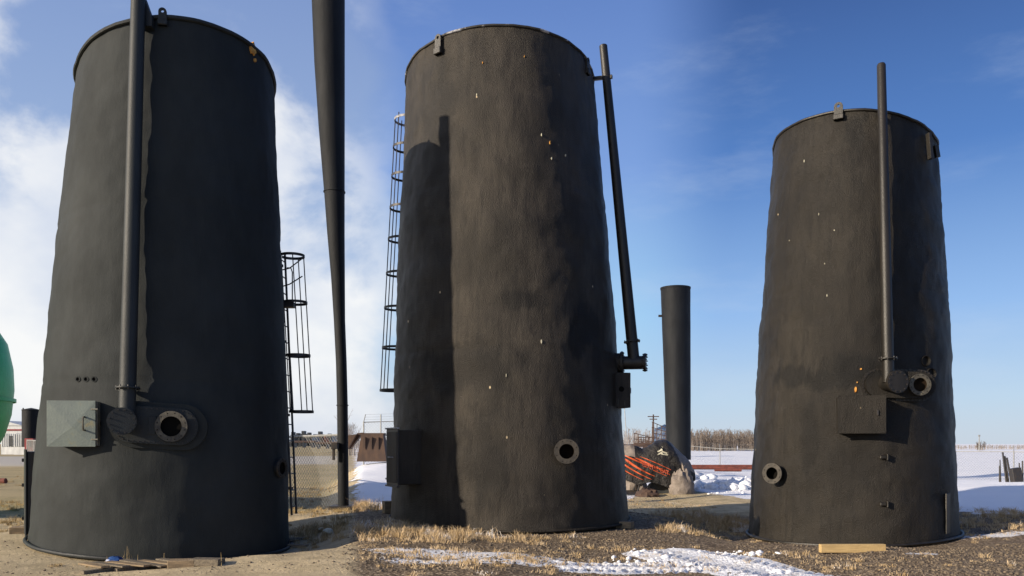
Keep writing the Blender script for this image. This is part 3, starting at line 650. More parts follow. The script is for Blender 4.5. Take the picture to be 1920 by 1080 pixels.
# tall ladder cage on the left flank
cb, ct = at(740, 732, 18.2), at(768, 218, 18.2)
hoop_cage(tankM, cb, ct, .33, 9, 7, M['steel_dark'], 20, 340, first=M['frost'], bar=.012, tops=[0, .155, .30, .425, .55, .665, .78, .885, .985])
lb, lt = cb + Vector((.34, -.15, -.3)), ct + Vector((.34, -.15, 0))
for off in (-.2, .2): MB().tube([lb + Vector((0, off, 0)), lt + Vector((0, off, 0))], .02, 6).build('ladder_rail', M['steel_dark'], tankM)
for k in range(20):
    p_ = lb.lerp(lt, (k + .5) / 20); MB().tube([p_ + Vector((0, -.2, 0)), p_ + Vector((0, .2, 0))], .012, 5).build('ladder_rung', M['steel_dark'], tankM)
rd = random.Random(4)
for k, (px, py) in enumerate([(905, 118), (894, 178), (1015, 253), (1031, 268), (1034, 297), (1060, 292), (983, 106), (949, 704), (1015, 640)]):
    tear(tankM, TM, px, py, .006 + .009 * rd.random(), .02 + .02 * rd.random(), M['foam'] if k % 3 == 0 else M['cream'], 'bare_foam_chip', k, .004)

# ================================================================== RIGHT TANK
TR = TANKS['right']; TR['belly'] = .04
b = TR['b']; tankR = thing('storage_tank', 'stained black coated tank with yellow plank under its base, standing beside open snow', 'tank', (b['c'].x, b['c'].y, b['z']), 'tall black insulated tanks')
shell(TR, tankR, M['coat_brown2'], .035, seed=23, seams=((.6, .008),))
rim(TR, tankR, 'top_rim', TR['nring'], .026, 1.008, 0, M['paint_brown'], 8)
rim(TR, tankR, 'base_rim', 0, .032, 1.02, .0, M['paint_brown'], 8)
lug(tankR, wall(TR, 1573, 210, 0, .03), .16, .30, M['paint_brown'])
mxt = wall(TR, 1657, 719, 14)
blind_flange(tankR, mxt, .205, .42, M['paint_brown'], 12)
foot = mxt @ Vector((-.07, 0, .26)); Pq, nq = hit(TR, 1648, 225)
pt = Pq + yaw(nq, 0) * .26; dn = (pt - foot).normalized()
tipz = EYE + (832 - 117) * (pt.y) / FPX; tip = foot + dn * ((tipz - foot.z) / dn.z)
MB().tube([foot, tip - dn * .03, tip], [.104, .078, .062], 28).build('vent_pipe', M['paint_brown'], tankR, True)
mxf = Matrix.Translation(foot + dn * .42) @ dn.to_track_quat('Z', 'Y').to_matrix().to_4x4()
f3 = MB().lathe([(.10, 0), (.165, 0), (.165, .02), (.10, .02)], 32, mx=mxf, closed=True).build('flange', M['paint_brown'], tankR, True)
mb = MB(); bolts(mb, .145, 8, .012, -.02, .045, mxf); mb.build('bolt', M['steel_dark'], f3, kind='stuff')
MB().box((0, 0, .10), (.07, .10, .34), wall(TR, 1649, 222, 0, 0), .005).build('pipe_bracket', M['paint_brown'], tankR)
mxp = wall(TR, 1683, 722, -4) @ Matrix.Rotation(R_(-2), 4, 'Z')
pl = MB().prism(stadium(-.36, .38, .245, 16), -.26, .12, mxp).build('cover_plate', M['coat_brown2'], tankR)
mb = MB(); bolts_path(mb, stadium(-.36, .38, .275, 16), .07, .013, .0, .05, mxp); 
MB().prism(stadium(-.36, .38, .295, 16), -.26, .03, mxp).build('plate_flange', M['paint_brown'], pl)
mb.build('bolt', M['steel_dark'], pl, kind='stuff')
nozzle(tankR, wall(TR, 1713, 723, -14), .20, .125, .26, M['paint_brown'], M['bare_ring'], 12, back=-.26, borem=M['rustbore'], plug=.19)
nozzle(tankR, wall(TR, 1458, 887, 24), .205, .12, .24, M['paint_brown'], M['dull_ring'], 8, back=-.2)
mxb = wall(TR, 1612, 778, -2, .10)
bx = MB().box((0, 0, -.04), (.80, .66, .36), mxb, .006).build('cabinet', M['paint_brown'], tankR)
MB().box((0.0, .0, .155), (.83, .70, .022), mxb, .004).build('cabinet_door', M['coat_brown2'], tankR)
MB().box((.27, .03, .18), (.03, .10, .03), mxb, .004).build('handle', M['steel_dark'], bx)
tear(tankR, TR, 1604, 731, .022, .06, M['foam'], 'bare_foam_chip', 5, .01); tear(tankR, TR, 1607, 717, .012, .015, M['foam'], 'bare_foam_chip', 6, .01); tear(tankR, TR, 1614, 692, .02, .02, M['foam'], 'bare_foam_chip', 7, .01)
# short steel angles near the rim on the right
for px, y0, y1 in ((1739, 246, 300), (1752, 268, 297)):
    p0, n_a = hit(TR, px, y1); p1, _ = hit(TR, px - 4, y0 + 6); nrm = yaw(n_a, 0)
    MB().box((0, 0, 0), (.07, .09, (p1 - p0).length), Matrix.Translation((p0 + p1) / 2 + nrm * .06) @ (p1 - p0).to_track_quat('Z', 'Y').to_matrix().to_4x4(), .004).build('steel_angle', M['paint_brown'], tankR)
for (px, py) in ((1655, 857), (1655, 945)):
    mxk = wall(TR, px, py, 0)
    MB().box((0, 0, .02), (.12, .07, .08), mxk, .015).build('ladder_clip', M['paint_brown'], tankR)
    MB().box((.07, .0, .04), (.03, .12, .09), mxk, .008).build('ladder_clip', M['paint_brown'], tankR)
for (px, py, r) in ((1735, 677, .09), (1745, 701, .10)):
    mxk = wall(TR, px, py, -10)
    MB().lathe([(r * .7, -.06), (r, -.05), (r * 1.18, .0), (r, .035), (r * .72, .0)], 24, mx=mxk, closed=True).build('coated_port', M['coat_brown2'], tankR, True)
    MB().lathe([(.001, -.02), (r * .74, -.02), (r * .74, -.015), (.001, -.015)], 20, mx=mxk).build('port_plug', M['bore'], tankR)
p0, n_a = hit(TR, 1776, 1000); p1, _ = hit(TR, 1774, 925); nrm = yaw(n_a, 0)
MB().box((0, 0, 0), (.16, .03, (p1 - p0).length), Matrix.Translation((p0 + p1) / 2 + nrm * .02) @ frame(Vector(), nrm).to_3x3().to_4x4() @ Matrix.Rotation(R_(-90), 4, 'X'), .004).build('side_strip', M['paint_brown'], tankR)
rd = random.Random(9)
for k in range(6):
    px, py = rd.uniform(1480, 1600), rd.uniform(260, 640)
    tear(tankR, TR, px, py, .004 + .005 * rd.random(), .008 + .02 * rd.random(), M['cream'], 'paint_chip', k + 20, .004)

# ================================================================== timbers under the tanks
def plank(px, py, L_, w, h, rot, m, label, cat='plank', name='wooden_plank', tilt=0, lift=0, group=None):
    P = ground_at(px, py); mb = MB(); mb.box((0, 0, 0), (L_, w, h), None, .006)
    o = mb.build(name, m); o.location = P + Vector((0, 0, h / 2 + lift)); o.rotation_euler = (0, R_(tilt), R_(rot)); return tag(o, label, cat, group)
pal = thing('broken_pallet', 'broken wooden pallet lying in front of the charcoal tank beside blue scrap', 'pallet', ground_at(265, 1068), None)
base = ground_at(262, 1069)
for k, (dx, dy, L_, rz) in enumerate(((-.35, -.12, .8, -34), (-.16, -.02, .95, -34), (.03, .05, .95, -33), (.22, .08, .9, -35), (.42, .16, .7, -31), (-.52, -.2, .6, -36))):
    o = MB().box((0, 0, 0), (L_, .12, .022), None, .003).build('plank', M['wood'] if k % 2 else M['wood2'], None)
    x, y = base.x + dx, base.y + dy; o.location = (x - pal.location.x, y - pal.location.y, H(x, y) + .09 - pal.location.z); o.rotation_euler = (0, R_(random.uniform(-2, 2)), R_(rz)); o.parent = pal
for k in (-.3, .3):
    o = MB().box((0, 0, 0), (1.1, .09, .07), None, .004).build('bearer', M['wood2'], None); o.location = (base.x - pal.location.x + .0 + k * .55, base.y - pal.location.y + k * .35, float(H(base.x, base.y)) + .035 - pal.location.z); o.rotation_euler = (0, 0, R_(52)); o.parent = pal
plank(342, 1064, .34, .24, .10, 12, M['wood'], 'pale timber block under charcoal tank rim, next to broken pallet', 'timber block', 'timber_block', group='blocks under the charcoal tank')
plank(388, 1061, .42, .20, .09, -8, M['wood2'], 'greyer timber block under charcoal tank rim, farther from the pallet', 'timber block', 'timber_block', group='blocks under the charcoal tank')
plank(38, 1001, .30, .30, .12, 20, M['wood'], 'square timber block beneath the side door of the charcoal tank', 'timber block', 'timber_block', group='blocks under the charcoal tank')
plank(560, 1014, .9, .12, .05, 40, M['wood2'], 'thin grey board lying beside the charcoal tank base near the ladder', 'board', 'wooden_board')
plank(552, 1028, .5, .14, .05, -12, M['wood'], 'short board poking out from under charcoal tank by dry grass', 'board', 'wooden_board')
plank(1598, 1037, 1.02, .10, .13, 1, M['lumber'], 'fresh yellow plank wedged under the front of the stained tank', 'plank', 'wooden_plank')
plank(730, 962, .26, .22, .26, 25, M['wood'], 'upright timber block at base of the tank with louvred manway', 'timber block', 'timber_block')
plank(1172, 990, .30, .24, .13, -25, M['wood'], 'split timber block under brownish tank on its gravel side', 'timber block', 'timber_block')
P = ground_at(215, 1064); bm_ = MB()
vs = []; 
for i in range(7):
    for j in range(10):
        a = 2 * math.pi * j / 10; e = math.pi * (i / 6 - .5); r = 1 + .25 * noise.noise(Vector((i * .9, math.cos(a) * 2, math.sin(a) * 2)))
        vs.append((.13 * r * math.cos(e) * math.cos(a), .10 * r * math.cos(e) * math.sin(a), .075 + .08 * r * math.sin(e)))
bm_.add(vs, [(i * 10 + j, i * 10 + (j + 1) % 10, (i + 1) * 10 + (j + 1) % 10, (i + 1) * 10 + j) for i in range(6) for j in range(10)])
o = bm_.build('plastic_bundle', M['blue'], None); o.location = P; tag(o, 'crumpled blue plastic bundle beside the broken pallet', 'plastic bundle')

# ================================================================== left background
# green tank: bulging rounded end at the edge of the view
gt = thing('green_tank', 'bright green tank with bulging side at the edge of the dirt yard', 'tank', (-12.9, 18.0, 0))
prof = [(.001, 5.15), (.7, 5.1), (1.35, 4.9), (1.85, 4.55), (2.12, 4.1), (2.24, 3.5), (2.26, 3.0), (2.2, 2.4), (2.06, 1.9), (1.85, 1.5), (1.5, 1.1), (1.1, .85), (1.1, .8), (.001, .8)]
Pg = at(8, 690, 19.0); cx = Pg.x - 2.26 * 1.06
MB().lathe([(r, z) for r, z in prof], 64, mx=Matrix.Translation((cx, 19.0, .0))).build('tank_body', M['green'], gt, True)
MB().lathe([(.95, -.2), (1.12, -.2), (1.12, .84), (.95, .84)], 40, mx=Matrix.Translation((cx, 19.0, 0)), closed=True).build('tank_skirt', M['green'], gt, True)
MB().lathe([(2.27, 2.7), (2.30, 2.7), (2.30, 2.78), (2.27, 2.78)], 64, mx=Matrix.Translation((cx, 19.0, 0)), closed=True).build('weld_band', M['green'], gt, True)
# small far black tank
def far_tank(px0, px1, ytop, ybot, Yd, label, m, taper=1.0, cone=.0, bolts_=True, name='storage_tank', group='black tanks farther back in the yard', xb=None):
    cxp = (px0 + px1) / 2; P = at(cxp, ybot, Yd); r = (px1 - px0) / 2 * Yd / FPX; top = at(cxp, ytop, Yd)
    q = thing(name, label, 'tank', tuple(P), group)
    mb = MB(); h_ = top.z - P.z; n_ = 40; rings = []
    xo = 0 if xb is None else (at(xb, ybot, Yd).x - P.x)
    vs = []
    for i in range(25):
        s = i / 24; rr = r * (taper + (1 - taper) * s)
        for j in range(48):
            a = 2 * math.pi * j / 48; w = .006 * noise.noise(Vector((math.cos(a) * 3, math.sin(a) * 3, s * 12)))
            vs.append((P.x + xo * (1 - s) + (rr + w) * math.cos(a), P.y + (rr + w) * math.sin(a), P.z + h_ * s))
    mb.add(vs, [(i * 48 + j, i * 48 + (j + 1) % 48, (i + 1) * 48 + (j + 1) % 48, (i + 1) * 48 + j) for i in range(24) for j in range(48)])
    mb.build('tank_wall', m, q, True)
    MB().lathe([(r * 1.02, h_ - .05), (r * 1.03, h_ + .04), (r * .9, h_ + .045), (r * .5, h_ + .05 + cone * .5), (.001, h_ + .055 + cone)], 48, mx=Matrix.Translation(P)).build('tank_top', m, q, True)
    return q, P, r, h_
q, P, r, h_ = far_tank(43, 74, 769, 838, 62, 'small far black tank with thin mast, beyond the chain link fence', M['coat_far'], cone=.12)
MB().tube([P + Vector((-r - .05, 0, 0)), P + Vector((-r + .02, 0, h_ * 1.06))], .05, 6).build('mast', M['steel_dark'], q)
# tall narrow tank standing behind, its flank leaning over the fence
def leaning_tank():
    Yd = 20.5; q = thing('storage_tank', 'very tall dark tank leaning in from beyond the chain link fence, top out of view', 'tank', tuple(drop(at(648, 980, Yd).x, Yd)), 'black tanks farther back in the yard')
    rows = [(-70, 581, 646), (0, 585, 646), (120, 590, 646), (240, 598, 646), (360, 608, 646), (440, 614, 646), (520, 621, 646.5), (600, 626, 647), (680, 630, 650), (760, 632, 652), (860, 633, 653), (975, 634, 654)]
    mb = MB(); vs = []
    for k, (y, x0, x1) in enumerate(rows):
        for j in range(32):
            a = 2 * math.pi * j / 32; cx_ = at((x0 + x1) / 2, y, Yd); r = (x1 - x0) / 2 * Yd / FPX + 0
            vs.append((cx_.x + r * math.cos(a), Yd + r * math.sin(a), cx_.z if k < len(rows) - 1 else float(H(cx_.x, Yd)) - .03))
    n_ = len(rows); mb.add(vs, [(i * 32 + j, i * 32 + (j + 1) % 32, (i + 1) * 32 + (j + 1) % 32, (i + 1) * 32 + j) for i in range(n_ - 1) for j in range(32)] + [tuple(range(32))])
    mb.build('tank_wall', M['coat_far'], q, True)
    for yy, x0, x1 in ((360, 608, 646), (760, 632, 652)):
        cj = at((x0 + x1) / 2, yy, Yd); rj = (x1 - x0) / 2 * Yd / FPX
        MB().lathe([(rj * .95, -.012), (rj + .018, -.012), (rj + .018, .012), (rj * .95, .012)], 32, mx=Matrix.Translation(cj), closed=True).build('weld_band', M['coat_far'], q, True)
    cj = at(644, 975, Yd); cj.z = float(H(cj.x, Yd)); MB().box((cj.x, Yd, cj.z + .04), (.62, .62, .12), None, .01).build('base_plate', M['steel_dark'], q)
    top = at(613, -70, Yd)
    MB().lathe([(.43, -.04), (.47, 0), (.47, .04), (.001, .10)], 32, mx=Matrix.Translation((top.x, Yd, top.z))).build('tank_top', M['coat_far'], q, True)
leaning_tank()
# background black tank between the middle and right tanks
q, P, r, h_ = far_tank(1239, 1294, 541, 862, 42, 'slim black tank behind the covered snowmobile, between the two brownish tanks', M['coat_far'], taper=.80, cone=.0, xb=1273)
MB().tube([P + Vector((-r - .12, 0, h_ * .84)), P + Vector((-r + .1, 0, h_ * .84))], .06, 8).build('side_port', M['steel_dark'], q)
MB().lathe([(r * 1.0, -.05), (r * 1.01, -.05), (r * 1.01, 0), (r, 0)], 30, mx=Matrix.Translation(P + Vector((0, 0, h_))), closed=True).build('top_rim', M['steel_dark'], q)

def shed(px0, px1, ytop, ybot, Yd, depth, label, m, cat, name, roofh=.0, trim=None, ribs=0, door=False, group=None, doorm=None):
    P0 = at(px0, ybot, Yd); P1 = at(px1, ytop, Yd); w = P1.x - P0.x; h_ = P1.z - P0.z
    q = thing(name, label, cat, (P0.x, Yd, P0.z), group)
    MB().box((P0.x + w / 2, Yd + depth / 2, P0.z + h_ / 2 - .3), (w, depth, h_ + .6)).build('wall', m, q)
    if roofh:
        MB().prism([(-.2, 0), (w + .2, 0), (w / 2, roofh)], 0, depth + .3, Matrix.Translation((P0.x, Yd - .15, P1.z)) @ Matrix.Rotation(R_(90), 4, 'X') @ Matrix.Scale(-1, 4, (0, 0, 1))).build('roof', m, q)
    if trim: MB().box((P0.x + w / 2, Yd - .06, P0.z + h_ * .55), (w, .08, h_ * .16)).build('trim_band', trim, q)
    for k in range(ribs): MB().box((P0.x + w * (k + .5) / ribs, Yd - .03, P0.z + h_ / 2), (w / ribs * .4, .06, h_ * .94)).build('rib', m, q)
    if door: MB().box((P0.x + w * .7, Yd - .05, P0.z + h_ * .42), (w * .22, .06, h_ * .75)).build('door', doorm or M['yard'], q)
    return q
shed(-25, 41, 798, 816, 150, 14, 'low white building with red band and shallow gable, far left', M['white'], 'building', 'metal_building', roofh=.9, trim=M['redtrim'], door=False)
shed(2, 30, 812, 838, 66, 2.4, 'white shipping container with dark end door beyond the fence', M['white'], 'container', 'shipping_container', ribs=7, door=True)
shed(26, 46, 813, 838, 64, 2.4, 'bright white short container beside the far black tank', M['white'], 'container', 'shipping_container', ribs=5)
shed(46, 62, 822, 838, 60, 1.2, 'low dark red skid box at the foot of the far black tank', M['redtrim'], 'skid box', 'skid_box', door=True)
q = MB().tube([at(-15, 903, 36), at(11, 902, 36)], .13, 16).build('rusty_pipe', M['redrust'], None); tag(q, 'short salmon coloured pipe end lying on the dry grass at far left', 'pipe')

# far equipment yard, left of the leaning tank
rd = random.Random(12); yl = ['dark stacked pipe rack', 'dark tarped load', 'blue cab trailer', 'black tank skid', 'low dark trailer', 'blue grey skid shack', 'dark equipment crate']
defs = [(547, 556, 810, 836, 'yard'), (556, 566, 812, 836, 'yard'), (566, 577, 808, 835, 'yard'), (577, 586, 811, 835, 'yard'), (588, 597, 814, 836, 'yardblue'), (597, 608, 809, 835, 'yard'), (609, 614, 818, 836, 'yardorange'), (615, 624, 813, 836, 'yard'), (625, 636, 815, 835, 'yardblue'), (637, 644, 818, 836, 'yardorange')]
labs = ['dark rack right against the charcoal tank edge in the far yard', 'low dark crate second from the charcoal tank in the far yard', 'tallest black load in the far equipment yard', 'black load just left of the small blue trailer', 'small blue trailer between black loads in the far yard', 'wide black load just left of the little orange machine', 'little orange machine between black loads in the far yard', 'narrow black load just right of the little orange machine', 'blue grey shack near the leaning tank in the far yard', 'small orange box beside the leaning tank in the far yard']
for (x0, x1, yt, yb, mm), lb_ in zip(defs, labs):
    Yd = 150 + rd.uniform(-8, 8); P0 = at(x0, yb, Yd); P1 = at(x1, yt, Yd); w_ = P1.x - P0.x; h_ = P1.z - P0.z
    q = thing('yard_equipment', lb_, 'equipment', (P0.x, Yd, P0.z), 'machines and loads in the far yard')
    MB().box((P0.x + w_ / 2, Yd, P0.z + h_ * .55), (w_ * .92, 2.2, h_ * .5), None, .05).build('body', M[mm], q)
    MB().box((P0.x + w_ * .35, Yd, P0.z + h_ * .88), (w_ * .5, 1.6, h_ * .24), None, .05).build('top_load', M[mm], q)
    for s in (.2, .8): MB().tube([(P0.x + w_ * s, Yd - 1.2, P0.z + h_ * .12), (P0.x + w_ * s, Yd - .9, P0.z + h_ * .12)], h_ * .2, 12).build('wheel', M['yard'], q)
# long pipe racks in front of the yard
for k, (y, x0, x1) in enumerate(((829, 548, 590), (831, 592, 634))):
    a_, b_ = at(x0, y, 128), at(x1, y, 128)
    q = thing('pipe_rack', ('dark pipe rack nearer the charcoal tank, before the far yard', 'dark pipe rack nearer the leaning tank, before the far yard')[k], 'pipe rack', tuple(a_), 'pipe racks before the far yard')
    for j in range(4): MB().tube([a_ + Vector((0, j * .3, .1 * (j % 2))), b_ + Vector((0, j * .3, .1 * (j % 2)))], .14, 8).build('pipe', M['rustdark'], q)
    for s in (.1, .5, .9):
        p_ = a_.lerp(b_, s); MB().box((p_.x, p_.y + .45, p_.z - .45), (.2, 1.6, .8)).build('support', M['yard'], q)

# ================================================================== fences
def fence(pts, hgt, label, name='chain_link_fence', pitch=.085, wr=.0028, spacing=3.0, arms=False, group=None, toprail=True, postr=.035, rail_r=.024):
    q = thing(name, label, 'fence', tuple(drop(*pts[0])), group); wires = MB(); VV = []; FF = []
    def wire(a, b_, r):
        a = np.array(a); b_ = np.array(b_); d = b_ - a; d /= np.linalg.norm(d); u = np.cross(d, (0, 0, 1.)); u /= np.linalg.norm(u); w_ = np.cross(d, u); o = len(VV)
        for e in (a, b_):
            for t_ in (0, 2.094, 4.189): VV.append(e + r * (u * math.cos(t_) + w_ * math.sin(t_)))
        for j in range(3): FF.append((o + j, o + (j + 1) % 3, o + 3 + (j + 1) % 3, o + 3 + j))
    for (x0, y0), (x1, y1) in zip(pts[:-1], pts[1:]):
        L_ = math.hypot(x1 - x0, y1 - y0); npst = max(1, round(L_ / spacing)); ux, uy = (x1 - x0) / L_, (y1 - y0) / L_
        P = [drop(x0 + ux * L_ * i / npst, y0 + uy * L_ * i / npst) for i in range(npst + 1)]
        for i, p_ in enumerate(P):
            MB().tube([p_ - Vector((0, 0, .15)), p_ + Vector((0, 0, hgt + .03))], postr, 8).build('post', M['fencepost'], q)
            if arms: MB().tube([p_ + Vector((0, 0, hgt)), p_ + Vector((uy * .3 + .12, -ux * .3, hgt + .35))], .02, 6).build('barb_arm', M['fencepost'], q)
        for i in range(npst):
            a, b_ = P[i], P[i + 1]
            if toprail: MB().tube([a + Vector((0, 0, hgt)), b_ + Vector((0, 0, hgt))], rail_r, 6).build('top_rail', M['fencepost'], q)
            if arms:
                for s in (.33, .66, 1): wire(a + Vector((uy * .3 + .12, -ux * .3, .35)) * s + Vector((0, 0, hgt * 1)) , b_ + Vector((uy * .3 + .12, -ux * .3, .35)) * s + Vector((0, 0, hgt)), wr * 1.1)
            seg = (b_ - a).length; nd = int((seg + hgt) / pitch)
            for k in range(nd):
                s0 = k * pitch
                for sg in (1, -1):
                    # wire from bottom at s0 rising forwards (or backwards)
                    lo = s0 - hgt; ta = max(0., lo) ; tb = min(seg, s0)
                    if tb <= ta: continue
                    za, zb = (s0 - ta), (s0 - tb)
                    if sg < 0: za, zb = hgt - za, hgt - zb
                    pa = a.lerp(b_, ta / seg) + Vector((0, 0, za)); pb = a.lerp(b_, tb / seg) + Vector((0, 0, zb)); wire(pa, pb, wr)
    arr_mesh('wire_mesh', VV, FF, M['wire'], q, kind='stuff'); return q
fence([(-30.5, 52), (-14, 30), (-4.15, 20.6)], 1.86, 'chain link fence behind the charcoal tank across the dry field', pitch=.12, wr=.0045, rail_r=.032)
fence([(-7.0, 39), (-1.0, 39.5)], 2.35, 'barbed chain link fence on the snowbank behind rusty scrap plates', arms=True, pitch=.14, wr=.004)
fence([(13.3, 64), (22, 54), (30, 43.5)], 1.62, 'barbed chain link fence across the snowfield behind the stained tank', arms=True, pitch=.16, wr=.004, spacing=3.3)

# dark hanging bracket by the leaning tank
q = thing('steel_trough', 'small dark steel trough hung on the chain link fence by the leaning tank', 'trough', tuple(at(627, 850, 20.3)))
MB().box(tuple(at(629, 836, 20.3)), (.16, .3, .16), None, .01).build('trough_body', M['steel_dark'], q)
MB().box(tuple(at(625.5, 848, 20.3)), (.06, .06, .38), None, .008).build('trough_leg', M['steel_dark'], q)

# ================================================================== middle background left: scrap plates
def wedge(px0, px1, yt, yb, Yd, inset, label, th=.5):
    a_ = at(px0, yb, Yd); b_ = at(px1, yt, Yd); w_ = b_.x - a_.x; h_ = b_.z - a_.z
    q = thing('steel_bin', label, 'steel bin', tuple(a_), 'rusty scrap on the snowbank')
    vs = []
    for z, ins in ((-.5, -.06), (h_, inset)):
        for (x, y) in ((ins, ins), (w_ - ins, ins), (w_ - ins, th * 1.6 - ins), (ins, th * 1.6 - ins)): vs.append((a_.x + x, Yd + y, a_.z + z))
    MB().add(vs, [(0, 1, 2, 3), (7, 6, 5, 4), (0, 4, 5, 1), (1, 5, 6, 2), (2, 6, 7, 3), (3, 7, 4, 0)]).build('bin_body', M['rustdark'], q)
    MB().box((a_.x + w_ / 2, Yd + .4, b_.z + .02), (w_ * .88, th * 1.2, .05)).build('bin_lip', M['rustdark'], q)
    for s in (.25, .5, .75): MB().box((a_.x + w_ * s, Yd + .03, a_.z + h_ * .4), (.02, .10, h_ * .8)).build('rib', M['rustdark'], q)
    return q
wedge(672, 722, 814, 842, 33, .10, 'rusty tapered steel bin on the snowbank, nearest the frosted tank')
for k, (p0_, p1_, p2_, p3_, lb_) in enumerate((((640, 842), (652, 842), (668, 814), (640, 818), 'low rusty plate end leaning on the snowbank at its far left'), ((648, 842), (656, 842), (680, 811), (670, 812), 'narrow rusty chute sloping up beside the tapered steel bin'))):
    pts_ = [at(x, y, 33.5 + k * .3) for x, y in (p0_, p1_, p2_, p3_)]; mb = MB(); vs = pts_ + [p_ + Vector((0, .4, 0)) for p_ in pts_]
    mb.add(vs, [(0, 1, 2, 3), (7, 6, 5, 4), (0, 4, 5, 1), (1, 5, 6, 2), (2, 6, 7, 3), (3, 7, 4, 0)]); q = mb.build('steel_chute', M['rustdark'], None); tag(q, lb_, 'steel chute', 'rusty scrap on the snowbank')

# ================================================================== middle background right: covered snowmobile, racks, poles
def snowmobile():
    Yd = 27.5; base_p = at(1228, 914, Yd); gx = base_p.x
    q = thing('snowmobile', 'snowmobile under black, orange and grey cover beside the slim black tank', 'snowmobile', (gx, Yd, float(H(gx, Yd))))
    # outline of the draped cover along its length (px, top row, bottom row, half depth)
    prof = [(1150, 846, 888, .34), (1166, 838, 896, .42), (1180, 832, 903, .48), (1192, 836, 907, .52), (1203, 842, 905, .55), (1214, 838, 903, .58), (1226, 829, 905, .60), (1238, 824, 909, .60), (1248, 824, 914, .60), (1258, 830, 917, .58), (1268, 841, 916, .55), (1280, 852, 913, .48), (1292, 866, 906, .40), (1300, 880, 900, .30)]
    nphi = 28; vs = []; rings = 56
    P_ = np.array(prof)
    for i in range(rings):
        t_ = i / (rings - 1) * (len(prof) - 1); k = min(int(t_), len(prof) - 2); f_ = t_ - k; f_ = f_ * f_ * (3 - 2 * f_) * .5 + f_ * .5
        px, yt, yb, hd = P_[k] * (1 - f_) + P_[k + 1] * f_
        top = at(px, yt, Yd).z; bot = at(px, yb, Yd).z + .0; x = at(px, 0, Yd).x; h_ = top - bot
        for j in range(nphi):
            u = j / (nphi - 1); a = math.pi * u            # from the front hem over the ridge to the back hem
            yy = -hd * math.cos(a) * (1 + .12 * math.sin(a)); zz = bot + h_ * (math.sin(a) ** .62)
            fold = .13 * abs(noise.noise(Vector((x * 1.9 + zz * 1.6, yy * 1.6, zz * 2.2)))) - .03 + .05 * noise.noise(Vector((x * 6 + zz * 5, yy * 5, zz * 8))) + .022 * math.sin(x * 11 + zz * 9 + 2 * noise.noise(Vector((x, yy, zz)))) * (1 - math.sin(a)) 
            n_ = Vector((0, -math.cos(a), .5 * math.sin(a) + .1)); vs.append(Vector((x, Yd + yy, zz)) + n_ * fold)
    def pick(fn, name, m, off=0):
        fs = []; used = {}; vv = []
        for i in range(rings - 1):
            for j in range(nphi - 1):
                cx_ = (vs[i * nphi + j] + vs[(i + 1) * nphi + j + 1]) / 2; px = 960 + cx_.x * FPX / cx_.y; py = HOR - (cx_.z - EYE) * FPX / cx_.y
                if fn(i / (rings - 1), j / (nphi - 1)):
                    f = []
                    for a, b__ in ((i, j), (i + 1, j), (i + 1, j + 1), (i, j + 1)):
                        kk = a * nphi + b__
                        if kk not in used: used[kk] = len(vv); vv.append(vs[kk])
                        f.append(used[kk])
                    fs.append(tuple(f))
        if fs:
            o = MB().add(vv, fs).build(name, m, q, True)
            o.data.polygons.foreach_set('use_smooth', [True] * len(o.data.polygons))
    def zone(s, u):
        if .0 <= u < .48:
            if .10 + .9 * u < s < .24 + .95 * u and False: return 'o'
        v = u if u < .5 else 1 - u
        if s < .20 and v > .16: return 'g'
        if s > .60 + (.5 - v) * .5 and v > .14: return 'g'
        
        return 'b'
    pick(lambda s, u: zone(s, u) == 'b', 'cover_black_panel', M['cover_black'])
    pick(lambda s, u: zone(s, u) == 'g' and s < .5, 'cover_grey_panel', M['cover_grey'])
    pick(lambda s, u: zone(s, u) == 'g' and s >= .5, 'cover_grey_panel', M['cover_grey'])
    zb = float(H(gx, Yd))
    for dy in (-.5, .5):
        x0 = at(1160, 0, Yd).x; x1 = at(1215, 0, Yd).x
        MB().tube([(x0, Yd + dy, zb + .18), (x0 + .15, Yd + dy, zb + .04), (x1, Yd + dy, zb + .04)], .05, 8).build('ski', M['steel_dark'], q)
        MB().tube([(x0 + .55, Yd + dy, zb + .05), (x0 + .7, Yd + dy * .5, zb + .5)], .03, 6).build('ski_strut', M['steel_dark'], q)
    x0 = at(1225, 0, Yd).x; x1 = at(1290, 0, Yd).x
    trk = MB().prism(stadium(0, x1 - x0 - .2, .17, 10), -.22, .22, Matrix.Translation((x0, Yd, zb + .19)) @ Matrix.Rotation(R_(90), 4, 'X')).build('track', M['yard'], q)
    # printed emblem and lettering
    def surf(px, py):
        best = None; bv = BVHTree.FromPolygons(vs, [(i * nphi + j, (i + 1) * nphi + j, (i + 1) * nphi + j + 1, i * nphi + j + 1) for i in range(rings - 1) for j in range(nphi - 1)])
        r = ray(px, py).normalized(); loc, nr_, _, _ = bv.ray_cast(Vector((0, 0, EYE)), r)
        return bv, loc, nr_
    bv, loc, _ = surf(1238, 848)
    def project(polys, name, m, off=.012):
        mb = MB()
        for poly in polys:
            pp = []
            for (px, py) in poly:
                l_, n__, _, _ = bv.ray_cast(Vector((0, 0, EYE)), ray(px, py).normalized())
                if l_ is None: break
                pp.append(l_ - ray(px, py).normalized() * off)
            if len(pp) == len(poly): mb.add(pp, [tuple(range(len(pp)))])
        if mb.v: mb.build(name, m, q)
